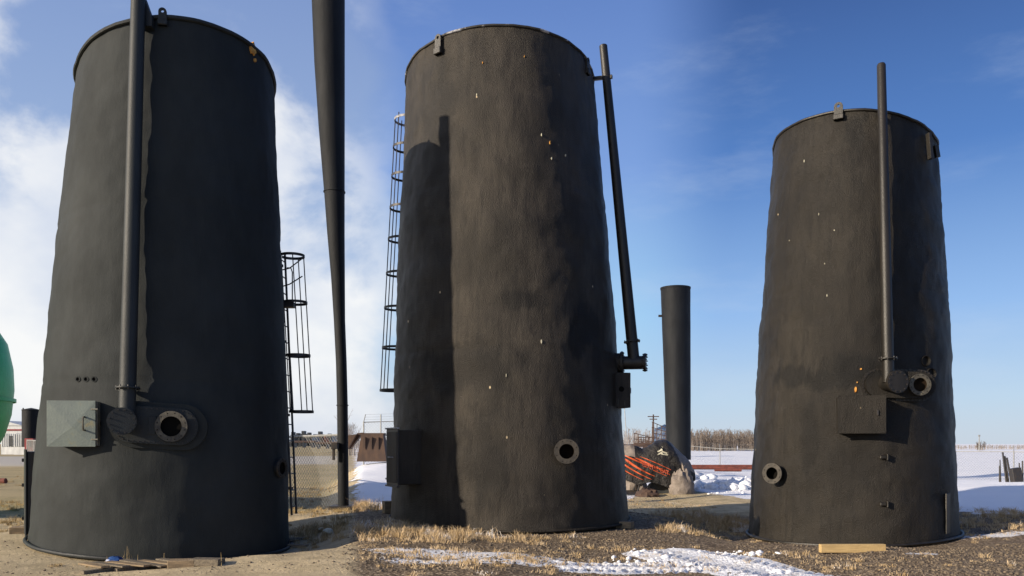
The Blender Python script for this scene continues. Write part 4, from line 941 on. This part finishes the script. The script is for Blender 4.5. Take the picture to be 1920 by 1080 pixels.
    def stripe(x0, y0, x1, y1, w0, w1, sag):
        strips = []; n_ = 14
        for i in range(n_):
            q4 = []
            for t__, sg in ((i / n_, -1), (i / n_, 1), ((i + 1) / n_, 1), ((i + 1) / n_, -1)):
                x_ = x0 + (x1 - x0) * t__; y_ = y0 + (y1 - y0) * t__ + sag * 4 * t__ * (1 - t__); w_ = (w0 * (1 - t__) + w1 * t__) * min(1, 6 * t__ + .1)
                q4.append((x_, y_ + sg * w_ / 2))
            strips.append(q4)
        return strips
    for st_ in ((1168, 858, 1228, 893, 6, 1, 3), (1166, 868, 1222, 899, 4, .8, 2), (1168, 852, 1242, 880, 3, 2, 2.5), (1190, 858, 1256, 890, 4, 1.5, -1), (1168, 880, 1206, 900, 2.2, .6, 1), (1200, 856, 1258, 881, 1.6, 1, -1)):
        project(stripe(*st_), 'cover_stripe', M['cover_orange'], .014)
    E = [[(1232, 846), (1241, 842), (1243, 844), (1234, 848)], [(1238, 843), (1241, 837), (1243, 838), (1241, 845)], [(1241, 845), (1252, 849), (1250, 851), (1240, 848)], [(1240, 847), (1245, 853), (1240, 852), (1236, 850)], [(1236, 849), (1232, 853), (1235, 853), (1240, 850)], [(1244, 851), (1253, 852), (1252, 854), (1243, 853)]]
    project(E, 'cover_emblem', M['cream'])
    cu = bpy.data.curves.new('lettering', 'FONT'); cu.body = 'ARCTIC CAT'; cu.size = 1; cu.resolution_u = 2; cu.extrude = 0
    to = bpy.data.objects.new('lettering_source', cu); COL.objects.link(to); dg = bpy.context.evaluated_depsgraph_get(); me = bpy.data.meshes.new_from_object(to.evaluated_get(dg))
    wx = max(v.co.x for v in me.vertices); mb = MB(); VV_ = []; ok = True
    for v in me.vertices:
        px = 1204 + v.co.x / wx * 50; py = 869 + v.co.x / wx * 18 - v.co.y * 12 + 4
        l_, n__, _, _ = bv.ray_cast(Vector((0, 0, EYE)), ray(px, py).normalized())
        VV_.append((l_ if l_ is not None else at(px, py, Yd - .5)) - ray(px, py).normalized() * .03)
    mb.add(VV_, [tuple(p_.vertices) for p_ in me.polygons]); mb.build('cover_lettering', M['redprint'], q)
    bpy.data.objects.remove(to)
    project([[(1205, 866), (1212, 865), (1256, 883), (1254, 889), (1250, 888), (1206, 870)][:0] or [(1207, 864), (1254, 884), (1254, 885.2), (1207, 865.2)], [(1206, 873), (1250, 892), (1250, 893), (1206, 874)]], 'cover_piping', M['cover_orange'], .02)
snowmobile()

# tan tarp heap and loose scrap around the covered machine
def heap(px, py, w_, d_, h_, Yd, m, label, name, cat, seed):
    P = at(px, py, Yd); z0 = float(H(P.x, Yd)) - .03; vs = []; nu, nv = 26, 12
    for i in range(nv):
        for j in range(nu):
            a = 2 * math.pi * j / nu; e = math.pi / 2 * i / (nv - 1); q3 = Vector((math.cos(a) * 1.5 + seed, math.sin(a) * 1.5, e * 1.6)); k = 1 + .45 * abs(noise.noise(q3 * 1.4)) - .1 + .12 * noise.noise(q3 * 5)
            vs.append((P.x + w_ * k * math.cos(a) * math.cos(e) ** .8, Yd + d_ * k * math.sin(a) * math.cos(e) ** .8, z0 + h_ * k * math.sin(e)))
    o = MB().add(vs, [(i * nu + j, i * nu + (j + 1) % nu, (i + 1) * nu + (j + 1) % nu, (i + 1) * nu + j) for i in range(nv - 1) for j in range(nu)]).build(name, m, None, True)
    return tag(o, label, cat)
heap(1278, 905, .42, .4, .85, 27.0, M['cover_grey'], 'tan tarp heap slumped against the right end of the covered snowmobile', 'tarp_heap', 'tarp', 2.0)
heap(1186, 902, .45, .5, 1.15, 28.6, M['cover_grey'], 'tan tarp heap between brownish tank and covered snowmobile', 'tarp_heap', 'tarp', 5.0)
heap(1213, 907, .40, .35, .30, 26.6, M['rustdark'], 'low heap of rusty scrap in front of the covered snowmobile skis', 'scrap_heap', 'scrap heap', 9.0)
# metal frames in the yard
def rack(px0, px1, yt, yb, Yd, label, nrail=4, slope=0):
    a_ = at(px0, yb, Yd); w_ = at(px1, yb, Yd).x - a_.x; h_ = at(px0, yt, Yd).z - a_.z
    q = thing('pipe_rack', label, 'pipe rack', tuple(a_), 'steel frames in the snowy yard')
    for k in range(5):
        x = a_.x + w_ * k / 4; MB().tube([(x, Yd, a_.z - .4), (x + .06, Yd, a_.z + h_ * (1 - slope * k / 4))], .028, 5).build('upright', M['rustdark'], q)
    for k in range(nrail):
        z = h_ * (k + 1) / nrail; MB().tube([(a_.x, Yd, a_.z + z), (a_.x + w_, Yd, a_.z + z * (1 - slope))], .026, 5).build('rail', M['rustdark'], q)
    for k in range(4): MB().tube([(a_.x + w_ * k / 4, Yd, a_.z), (a_.x + w_ * (k + 1) / 4, Yd, a_.z + h_ * .5)], .018, 5).build('brace', M['rustdark'], q)
    return q
rack(1222, 1256, 791, 832, 58, 'tall rusty pipe frame sloping towards the slim black tank', 4, .35)
rack(1188, 1216, 812, 834, 56, 'low rusty steel frame in the snowy yard behind the snowmobile', 2, .3)
rack(1196, 1232, 820, 836, 50, 'lowest rusty rack just above the snow pile', 2, 0)
for k, (x0, x1, y) in enumerate(((1168, 1208, 836), (1190, 1235, 833), (1205, 1240, 838))):
    q = MB().tube([at(x0, y, 48 + k), at(x1, y - 1, 48 + k)], .09, 8).build('rusty_pipe', M['rustdark'], None); tag(q, ('rusty pipe lying closest to the brownish tank flank', 'upper rusty pipe in the snowy yard', 'rusty pipe nearest the snow pile behind the snowmobile')[k], 'pipe', 'loose pipes in the snowy yard')
q = thing('utility_pole', 'wooden utility pole with crossbars behind the sloping pipe frame', 'pole', tuple(at(1225, 838, 110)))
MB().tube([at(1225, 840, 110), at(1225, 777, 110)], [.13, .09], 8).build('pole', M['rustdark'], q)
for y, w_ in ((781, .75), (786, .5)): p_ = at(1225, y, 109.8); MB().box(tuple(p_), (w_ * 2, .12, .12)).build('crossbar', M['rustdark'], q)
q = thing('grain_bin', 'grey round steel bin beside the slim black tank, far behind the frames', 'bin', tuple(at(1246, 836, 130)))
pb = at(1246, 836, 130); MB().lathe([(1.6, -.5), (1.6, 2.6), (.001, 3.4)], 24, mx=Matrix.Translation(pb)).build('bin_body', M['yardblue'], q, True)
for k in range(3): MB().lathe([(1.6, .5 + k * .8), (1.65, .55 + k * .8), (1.6, .6 + k * .8)], 24, mx=Matrix.Translation(pb)).build('bin_band', M['fencepost'], q)
q = MB().tube([at(1175, 828, 60), at(1171, 765, 60)], .03, 6).build('whip_mast', M['fencepost'], None); tag(q, 'thin mast just right of the brownish tank flank, below its control box', 'mast')
q = MB().tube([at(714, 815, 160), at(714, 777, 160)], .14, 6).build('far_mast', M['fencepost'], None); tag(q, 'faint pale mast left of the frosted tank door', 'mast')

# ================================================================== right background
for k, (x0, x1, y, Yd) in enumerate(((1284, 1416, 874, 56), (1286, 1412, 877.5, 54), (1340, 1390, 881, 51))):
    q = MB().tube([at(x0, y, Yd), at(x1, y + (.5 if k else 0), Yd)], .10, 10).build('rusty_pipe', M['redrust'], None)
    tag(q, ('long red pipe farthest back on the snow before the fence', 'long red pipe lying just in front of the farthest one on the snow', 'short red pipe nearest the camera on the snow left of stained tank')[k], 'pipe', 'red pipes lying on the snow')
q = thing('radio_mast', 'pale thin mast on the horizon right of the stained tank', 'mast', tuple(at(1836, 846, 240)))
pa, pb = at(1836, 848, 240), at(1836, 817, 240)
MB().tube([pa, pb], [.22, .12], 6).build('mast_tube', M['fencepost'], q); MB().box(tuple(pb), (.5, .3, .5)).build('mast_head', M['fencepost'], q)
sd = [(1874, 885, 1874, 873, .03), (1877, 888, 1875, 862, .03), (1889, 886, 1880, 848, .05), (1893, 886, 1884, 855, .045), (1899, 884, 1888, 858, .05), (1913, 883, 1911, 868, .035), (1918, 883, 1917, 864, .04)]
sl_ = ['shortest black stake in the snow right of the stained tank', 'thin black stake left of the fanned posts', 'tallest leaning black post of the fan', 'second black post leaning within the fan', 'third leaning black post, beside the square black block', 'short black stake right of the square block', 'black stake at the far right edge of the snow']
for (x0, y0, x1, y1, r), lb_ in zip(sd, sl_):
    Yd = 38; a_ = at(x0, y0, Yd); a_.z = float(H(a_.x, Yd)) - .1; b_ = at(x1, y1, Yd)
    q = MB().tube([a_, b_], [r, r * .8], 7).build('leaning_post', M['steel_dark'], None); tag(q, lb_, 'post', 'black posts standing in the snow')
p_ = at(1906, 870, 37.5); q = MB().box((0, 0, 0), (.42, .3, 1.0), None, .02).build('steel_block', M['steel_dark'], None); q.location = p_; q.location.z = float(H(p_.x, 37.5)) + .38; q.rotation_euler = (0, R_(-9), 0); tag(q, 'square black block tilted among the black posts in the snow', 'steel block')

# ================================================================== trees
def twig_wood(name, spots, m, label=None, cat=None, kind=None, nb=14, group=None, rr=1.0):
    VV = []; FF = []
    rd = np.random.RandomState(len(spots) + int(abs(spots[0][0]) * 7) % 999)
    def stick(a, b_, r0, r1):
        a = np.array(a, float); b_ = np.array(b_, float); d = b_ - a; d /= np.linalg.norm(d) + 1e-9; u = np.cross(d, (.3, 1, .1)); u /= np.linalg.norm(u); w_ = np.cross(d, u); o = len(VV)
        for e, r in ((a, r0), (b_, r1)):
            for t_ in (0, 2.094, 4.189): VV.append(e + r * (u * math.cos(t_) + w_ * math.sin(t_)))
        for j in range(3): FF.append((o + j, o + (j + 1) % 3, o + 3 + (j + 1) % 3, o + 3 + j))
    for (x, y, h_, sp) in spots:
        z = float(H(x, y)); top = np.array([x + rd.uniform(-.08, .08) * h_, y, z + h_]); stick((x, y, z - .2), top, .016 * h_ * rr, .004 * h_ * rr)
        for k in range(nb):
            s = rd.uniform(.15, .95); a = np.array([x, y, z]) * (1 - s) + top * s; an = rd.uniform(0, 6.28); ln = h_ * sp * (1.1 - s * .7) * rd.uniform(.5, 1)
            e = a + np.array([math.cos(an) * ln * .55, math.sin(an) * ln * .55, ln * rd.uniform(.6, 1.1)]); stick(a, e, .006 * h_ * rr, .0025 * h_ * rr)
            for _ in range(2):
                s2 = rd.uniform(.3, .9); a2 = a * (1 - s2) + e * s2; e2 = a2 + np.array([rd.uniform(-.3, .3), rd.uniform(-.3, .3), rd.uniform(.1, .4)]) * ln; stick(a2, e2, .0035 * h_ * rr, .0018 * h_ * rr)
    o = arr_mesh(name, VV, FF, m)
    if kind: o['kind'] = kind
    if label: tag(o, label, cat, group)
    elif kind == 'stuff': pass
    return o
rd = np.random.RandomState(5)
sp_ = []
for k in range(720):   # leafless wood beyond the snowfield
    px = rd.uniform(1276, 1455); Yd = rd.uniform(235, 290); sp_.append(((px - 960) / FPX * Yd, Yd, rd.uniform(3.6, 6.4) * (1 - .0 * px), .42))
o = twig_wood('bare_wood', sp_, M['twig'], 'dense leafless wood along the horizon left of the stained tank', 'wood', 'stuff', nb=9, rr=1.6)
sp_ = [((px - 960) / FPX * Yd, Yd, h_, .45) for px, Yd, h_ in [(rd.uniform(1170, 1285), rd.uniform(260, 330), rd.uniform(4.0, 7.5)) for _ in range(130)]]
twig_wood('bare_wood', sp_, M['twigfrost'], 'pale leafless wood on the horizon behind the snowy yard', 'wood', 'stuff', nb=10, rr=1.4)
sp_ = [((px - 960) / FPX * Yd, Yd, h_, .5) for px, Yd, h_ in [(rd.uniform(1790, 1935), rd.uniform(300, 340), rd.uniform(.9, 1.7)) for _ in range(260)]]
twig_wood('bare_scrub', sp_, M['twigfrost'], 'low frosted scrub line on the horizon right of the stained tank', 'scrub', 'stuff', nb=8, rr=3)
sp_ = [((px - 960) / FPX * Yd, Yd, h_, .45) for px, Yd, h_ in [(rd.uniform(668, 740), rd.uniform(280, 320), rd.uniform(2.5, 4.5)) for _ in range(90)]]
twig_wood('bare_wood', sp_, M['twigfrost'], 'faint leafless wood on the horizon behind the scrap bins', 'wood', 'stuff', nb=9, rr=1.6)
for k, (px, Yd, h_) in enumerate(((645, 120, 6.2), (655, 124, 5.4), (664, 122, 4.2))):
    x = (px - 960) / FPX * Yd
    root = thing('bare_tree', ('tallest bare willow at the left end above the rusty chute', 'middle bare willow above the rusty chute', 'smallest bare willow nearest the tapered bin')[k], 'tree', tuple(drop(x, Yd)), 'bare willows behind the scrap')
    MB().tube([drop(x, Yd), drop(x, Yd) + Vector((0, 0, h_ * .4))], [.12, .05], 6).build('trunk', M['twigfrost'], root)
    o = twig_wood('crown', [(x + rd.uniform(-.5, .5), Yd, h_ * rd.uniform(.75, 1), .55) for _ in range(4)], M['twigfrost'], nb=16, rr=.8); o.parent = root; o.matrix_parent_inverse = inv_world(root)
root = thing('bare_shrub', 'single round frosted shrub on the horizon right of the pale mast', 'shrub', tuple(drop((1841 - 960) / FPX * 250, 250)))
MB().tube([root.location, root.location + Vector((0, 0, 1))], [.1, .05], 5).build('stem', M['twig'], root)
o = twig_wood('crown', [((1841 - 960) / FPX * 250 + rd.uniform(-1.6, 1.6), 250, rd.uniform(1.8, 2.6), .6) for _ in range(14)], M['twig'], nb=14, rr=2); o.parent = root; o.matrix_parent_inverse = inv_world(root)

# ================================================================== ground cover
def blades(pos, hts, lean, m, name, label, wid=.0042):
    n_ = len(pos); pos = np.array(pos); hts = np.array(hts)[:, None]; an = np.random.uniform(0, 2 * np.pi, n_); d = np.stack([np.cos(an), np.sin(an), np.zeros(n_)], 1)
    ln = (np.array(lean) * np.random.uniform(.2, 1.2, n_))[:, None]; fa = np.random.uniform(-.9, .9, n_); w_ = np.stack([np.cos(fa), np.sin(fa), np.zeros(n_)], 1) * wid
    up = np.array([[0, 0, 1.]]); m1 = pos + up * hts * .55 + d * hts * ln * .3; tp = pos + up * hts * (1 - .25 * ln) + d * hts * ln
    V = np.stack([pos - w_, pos + w_, m1 + w_ * .8, m1 - w_ * .8, tp + w_ * .25, tp - w_ * .25], 1).reshape(-1, 3)
    b0 = np.arange(n_)[:, None] * 6; F = np.concatenate([b0 + np.array([[0, 1, 2, 3]]), b0 + np.array([[3, 2, 4, 5]])])
    return arr_mesh(name, V, F, m, kind='stuff', label=label, category='grass')
def in_tank(x, y, k=1.02):
    for q in TANKS.values():
        b_ = q['b']
        if math.hypot(x - b_['c'].x, y - b_['c'].y) < b_['R'] * k: return True
    return False
def tufts(spec, seed, side=0):
    rd = random.Random(seed); pos = []; hh = []; ll = []
    for (cx_, cy_, sx, sy, cnt, h0, h1) in spec:
        for _ in range(cnt):
            x, y = cx_ + rd.gauss(0, sx), cy_ + rd.gauss(0, sy)
            if in_tank(x, y) or (side and (x + .19 * y) * side < .05): continue
            h_ = rd.uniform(h0, h1) * rd.choice((.45, .7, 1, 1)); n_b = rd.randint(14, 46); rad_ = rd.uniform(.04, .17); bx_, by_ = rd.gauss(0, .35), rd.gauss(0, .2)
            for k in range(n_b):
                r = rd.random() ** .5 * rad_; a = rd.uniform(0, 6.28); xx, yy = x + r * math.cos(a), y + r * math.sin(a); pos.append((xx, yy, 0)); hh.append(h_ * rd.uniform(.45, 1.1)); ll.append(rd.choice((rd.uniform(.25, 1.2), rd.uniform(.8, 2.3))))
    pos = np.array(pos); pos[:, 2] = H(pos[:, 0], pos[:, 1]) - .01; return pos, hh, ll
def gp_(px, py): v = ground_at(px, py); return v.x, v.y
sm = []
for (px, py, sx, sy, cnt, h0, h1) in ((665, 958, .30, .7, 90, .2, .38), (700, 1000, .6, .45, 70, .12, .26), (790, 1003, .5, .2, 55, .10, .22), (850, 1014, .22, .2, 26, .14, .28), (905, 1012, .2, .16, 16, .10, .24), (990, 1016, .25, .16, 16, .10, .22), (1060, 1012, .8, .25, 14, .06, .16), (760, 1045, 1.6, .5, 60, .05, .13), (900, 1062, 1.6, .5, 45, .05, .12), (1100, 1028, .8, .3, 14, .08, .16), (1340, 985, .55, .5, 110, .12, .30), (1385, 990, .3, .3, 50, .12, .28), (1300, 1000, .4, .3, 30, .08, .2), (1860, 985, .6, .5, 50, .10, .2), (1905, 968, .5, .5, 50, .10, .22), (1700, 1060, 1.5, .5, 20, .05, .10), (1450, 1045, 1.0, .4, 25, .05, .12)):
    x, y = gp_(px, py); sm.append((x, y, sx, sy, cnt, h0, h1))
for (px, py, sx, sy, cnt) in ((800, 1030, 2.0, .6, 80), (980, 1050, 1.6, .5, 70), (680, 1010, .8, .8, 90), (1340, 1005, .9, .5, 60), (1240, 945, .8, 1.2, 40), (1880, 1000, .9, .5, 40), (1600, 1062, 1.6, .4, 40)):
    x, y = gp_(px, py); sm.append((x, y, sx, sy, cnt, .03, .09))
pos, hh, ll = tufts(sm, 2, 1); blades(pos, hh, ll, M['strawfrost'], 'frosted_grass', 'frosted straw grass tufts round the two brownish tanks')
sm = []
for (px, py, sx, sy, cnt, h0, h1) in ((600, 1000, .45, .7, 70, .10, .26), (610, 960, .6, 1.2, 80, .06, .16), (20, 950, .8, 2.2, 110, .06, .16), (5, 985, .5, .8, 40, .08, .2), (30, 905, 2.5, 5, 170, .06, .18), (595, 930, 1.2, 3, 120, .05, .14), (560, 1030, .4, .2, 12, .05, .1), (150, 1062, 1.0, .2, 8, .03, .08)):
    x, y = gp_(px, py); sm.append((x, y, sx, sy, cnt, h0, h1))
pos, hh, ll = tufts(sm, 3, -1); blades(pos, hh, ll, M['straw'], 'dry_grass', 'short dry straw grass around the charcoal tank and its fence')
rd = random.Random(31)   # lone dead stalks in front of the charcoal tank
pos = []; hh = []
for px in (201, 228, 232, 243, 249, 258, 307, 238, 415):
    x, y = gp_(px, 1062); pos.append((x, y, float(H(x, y)))); hh.append(rd.uniform(.16, .34))
blades(pos, hh, [.25] * len(pos), M['straw'], 'dead_stalk', 'thin dead stalks standing before the broken pallet', .004)

def stones(cnt, fn, s0, s1, m, name, label, cat, flat=.6, seed=1):
    rd = np.random.RandomState(seed); bm = bmesh.new(); bmesh.ops.create_icosphere(bm, subdivisions=1, radius=1); bv = np.array([v.co[:] for v in bm.verts]); bf = np.array([[v.index for v in f.verts] for f in bm.faces]); bm.free()
    VV = []; FF = []; o = 0; tries = 0
    while o < cnt and tries < cnt * 5:
        tries += 1; x, y = fn(rd)
        if in_tank(x, y, 1.0): continue
        s = s0 * (s1 / s0) ** (rd.rand() ** 2); a = rd.uniform(0, 6.28); v = bv * (s * rd.uniform(.7, 1.3, 3)) * (1, 1, flat) * rd.uniform(.8, 1.2, (12, 1)); ca, sa = math.cos(a), math.sin(a)
        v = np.stack([v[:, 0] * ca - v[:, 1] * sa + x, v[:, 0] * sa + v[:, 1] * ca + y, v[:, 2] + float(H(x, y)) + s * flat * .3], 1); VV.append(v); FF.append(bf + o * 12); o += 1
    return arr_mesh(name, np.concatenate(VV), np.concatenate(FF), m, kind='stuff', label=label, category=cat)
def px_area(x0, x1, y0, y1):
    def f(rd):
        px, py = rd.uniform(x0, x1), rd.uniform(y0, y1); Y_ = EYE * FPX / (py - HOR); return (px - 960) / FPX * Y_, Y_
    return f
a1f = px_area(1000, 1300, 925, 1050); a2f = px_area(1380, 1930, 1015, 1085); a3f = px_area(640, 1100, 1005, 1085)
def gravel_at(rd): return (a1f, a2f, a3f)[rd.choice(3, p=(.4, .4, .2))](rd)
stones(9000, gravel_at, .008, .028, M['stone'], 'gravel', 'loose brown gravel in front of the two brownish tanks', 'gravel', seed=4)
stones(420, px_area(0, 640, 1020, 1085), .006, .022, M['stone'], 'gravel', 'scattered pebbles on the dirt before the charcoal tank', 'gravel', seed=5)
def clump_area(rd):
    k = rd.randint(0, 6); ar = [(1372, 918, 26, 9), (1390, 906, 12, 8), (1345, 922, 16, 6), (1375, 1040, 55, 6), (1470, 1074, 20, 5), (1215, 1047, 60, 8)][k]
    px, py = rd.normal(ar[0], ar[2] * .6), rd.normal(ar[1], ar[3] * .9); Y_ = EYE * FPX / (max(py, 880) - HOR); return (px - 960) / FPX * Y_, Y_
stones(340, clump_area, .018, .07, M['snow'], 'snow_lumps', 'broken lumps of crusted snow beside the wheel tracks', 'snow', .7, seed=6)
def pile_area(rd): return rd.normal(7.75, .75), rd.normal(28.6, .45)
stones(300, pile_area, .05, .22, M['snow'], 'snow_pile', 'ploughed pile of snow lumps left of the stained tank', 'snow', .8, seed=7)
def pile2(rd): return rd.normal(6.4, .9), rd.normal(36, .6)
stones(120, pile2, .15, .45, M['snow'], 'snow_pile', 'pile of snow lumps behind the covered snowmobile', 'snow', .7, seed=8)
# pale rocks by the fence
for k, (px, py, r, lb_) in enumerate(((616, 1002, .10, 'pale round stone lying in dry grass below the fence'), (603, 996, .07, 'smaller pale stone left of the round one below the fence'))):
    bm = bmesh.new(); bmesh.ops.create_icosphere(bm, subdivisions=3, radius=r)
    for v in bm.verts: v.co *= 1 + .25 * noise.noise(v.co * 14 + Vector((k * 3, 0, 0))); v.co.z *= .65
    me = bpy.data.meshes.new('stone'); bm.to_mesh(me); bm.free(); me.materials.append(M['cream']); o = bpy.data.objects.new('stone', me); COL.objects.link(o); o.location = ground_at(px, py) + Vector((0, 0, r * .4)); tag(o, lb_, 'stone')
print('objects', len(S.objects))
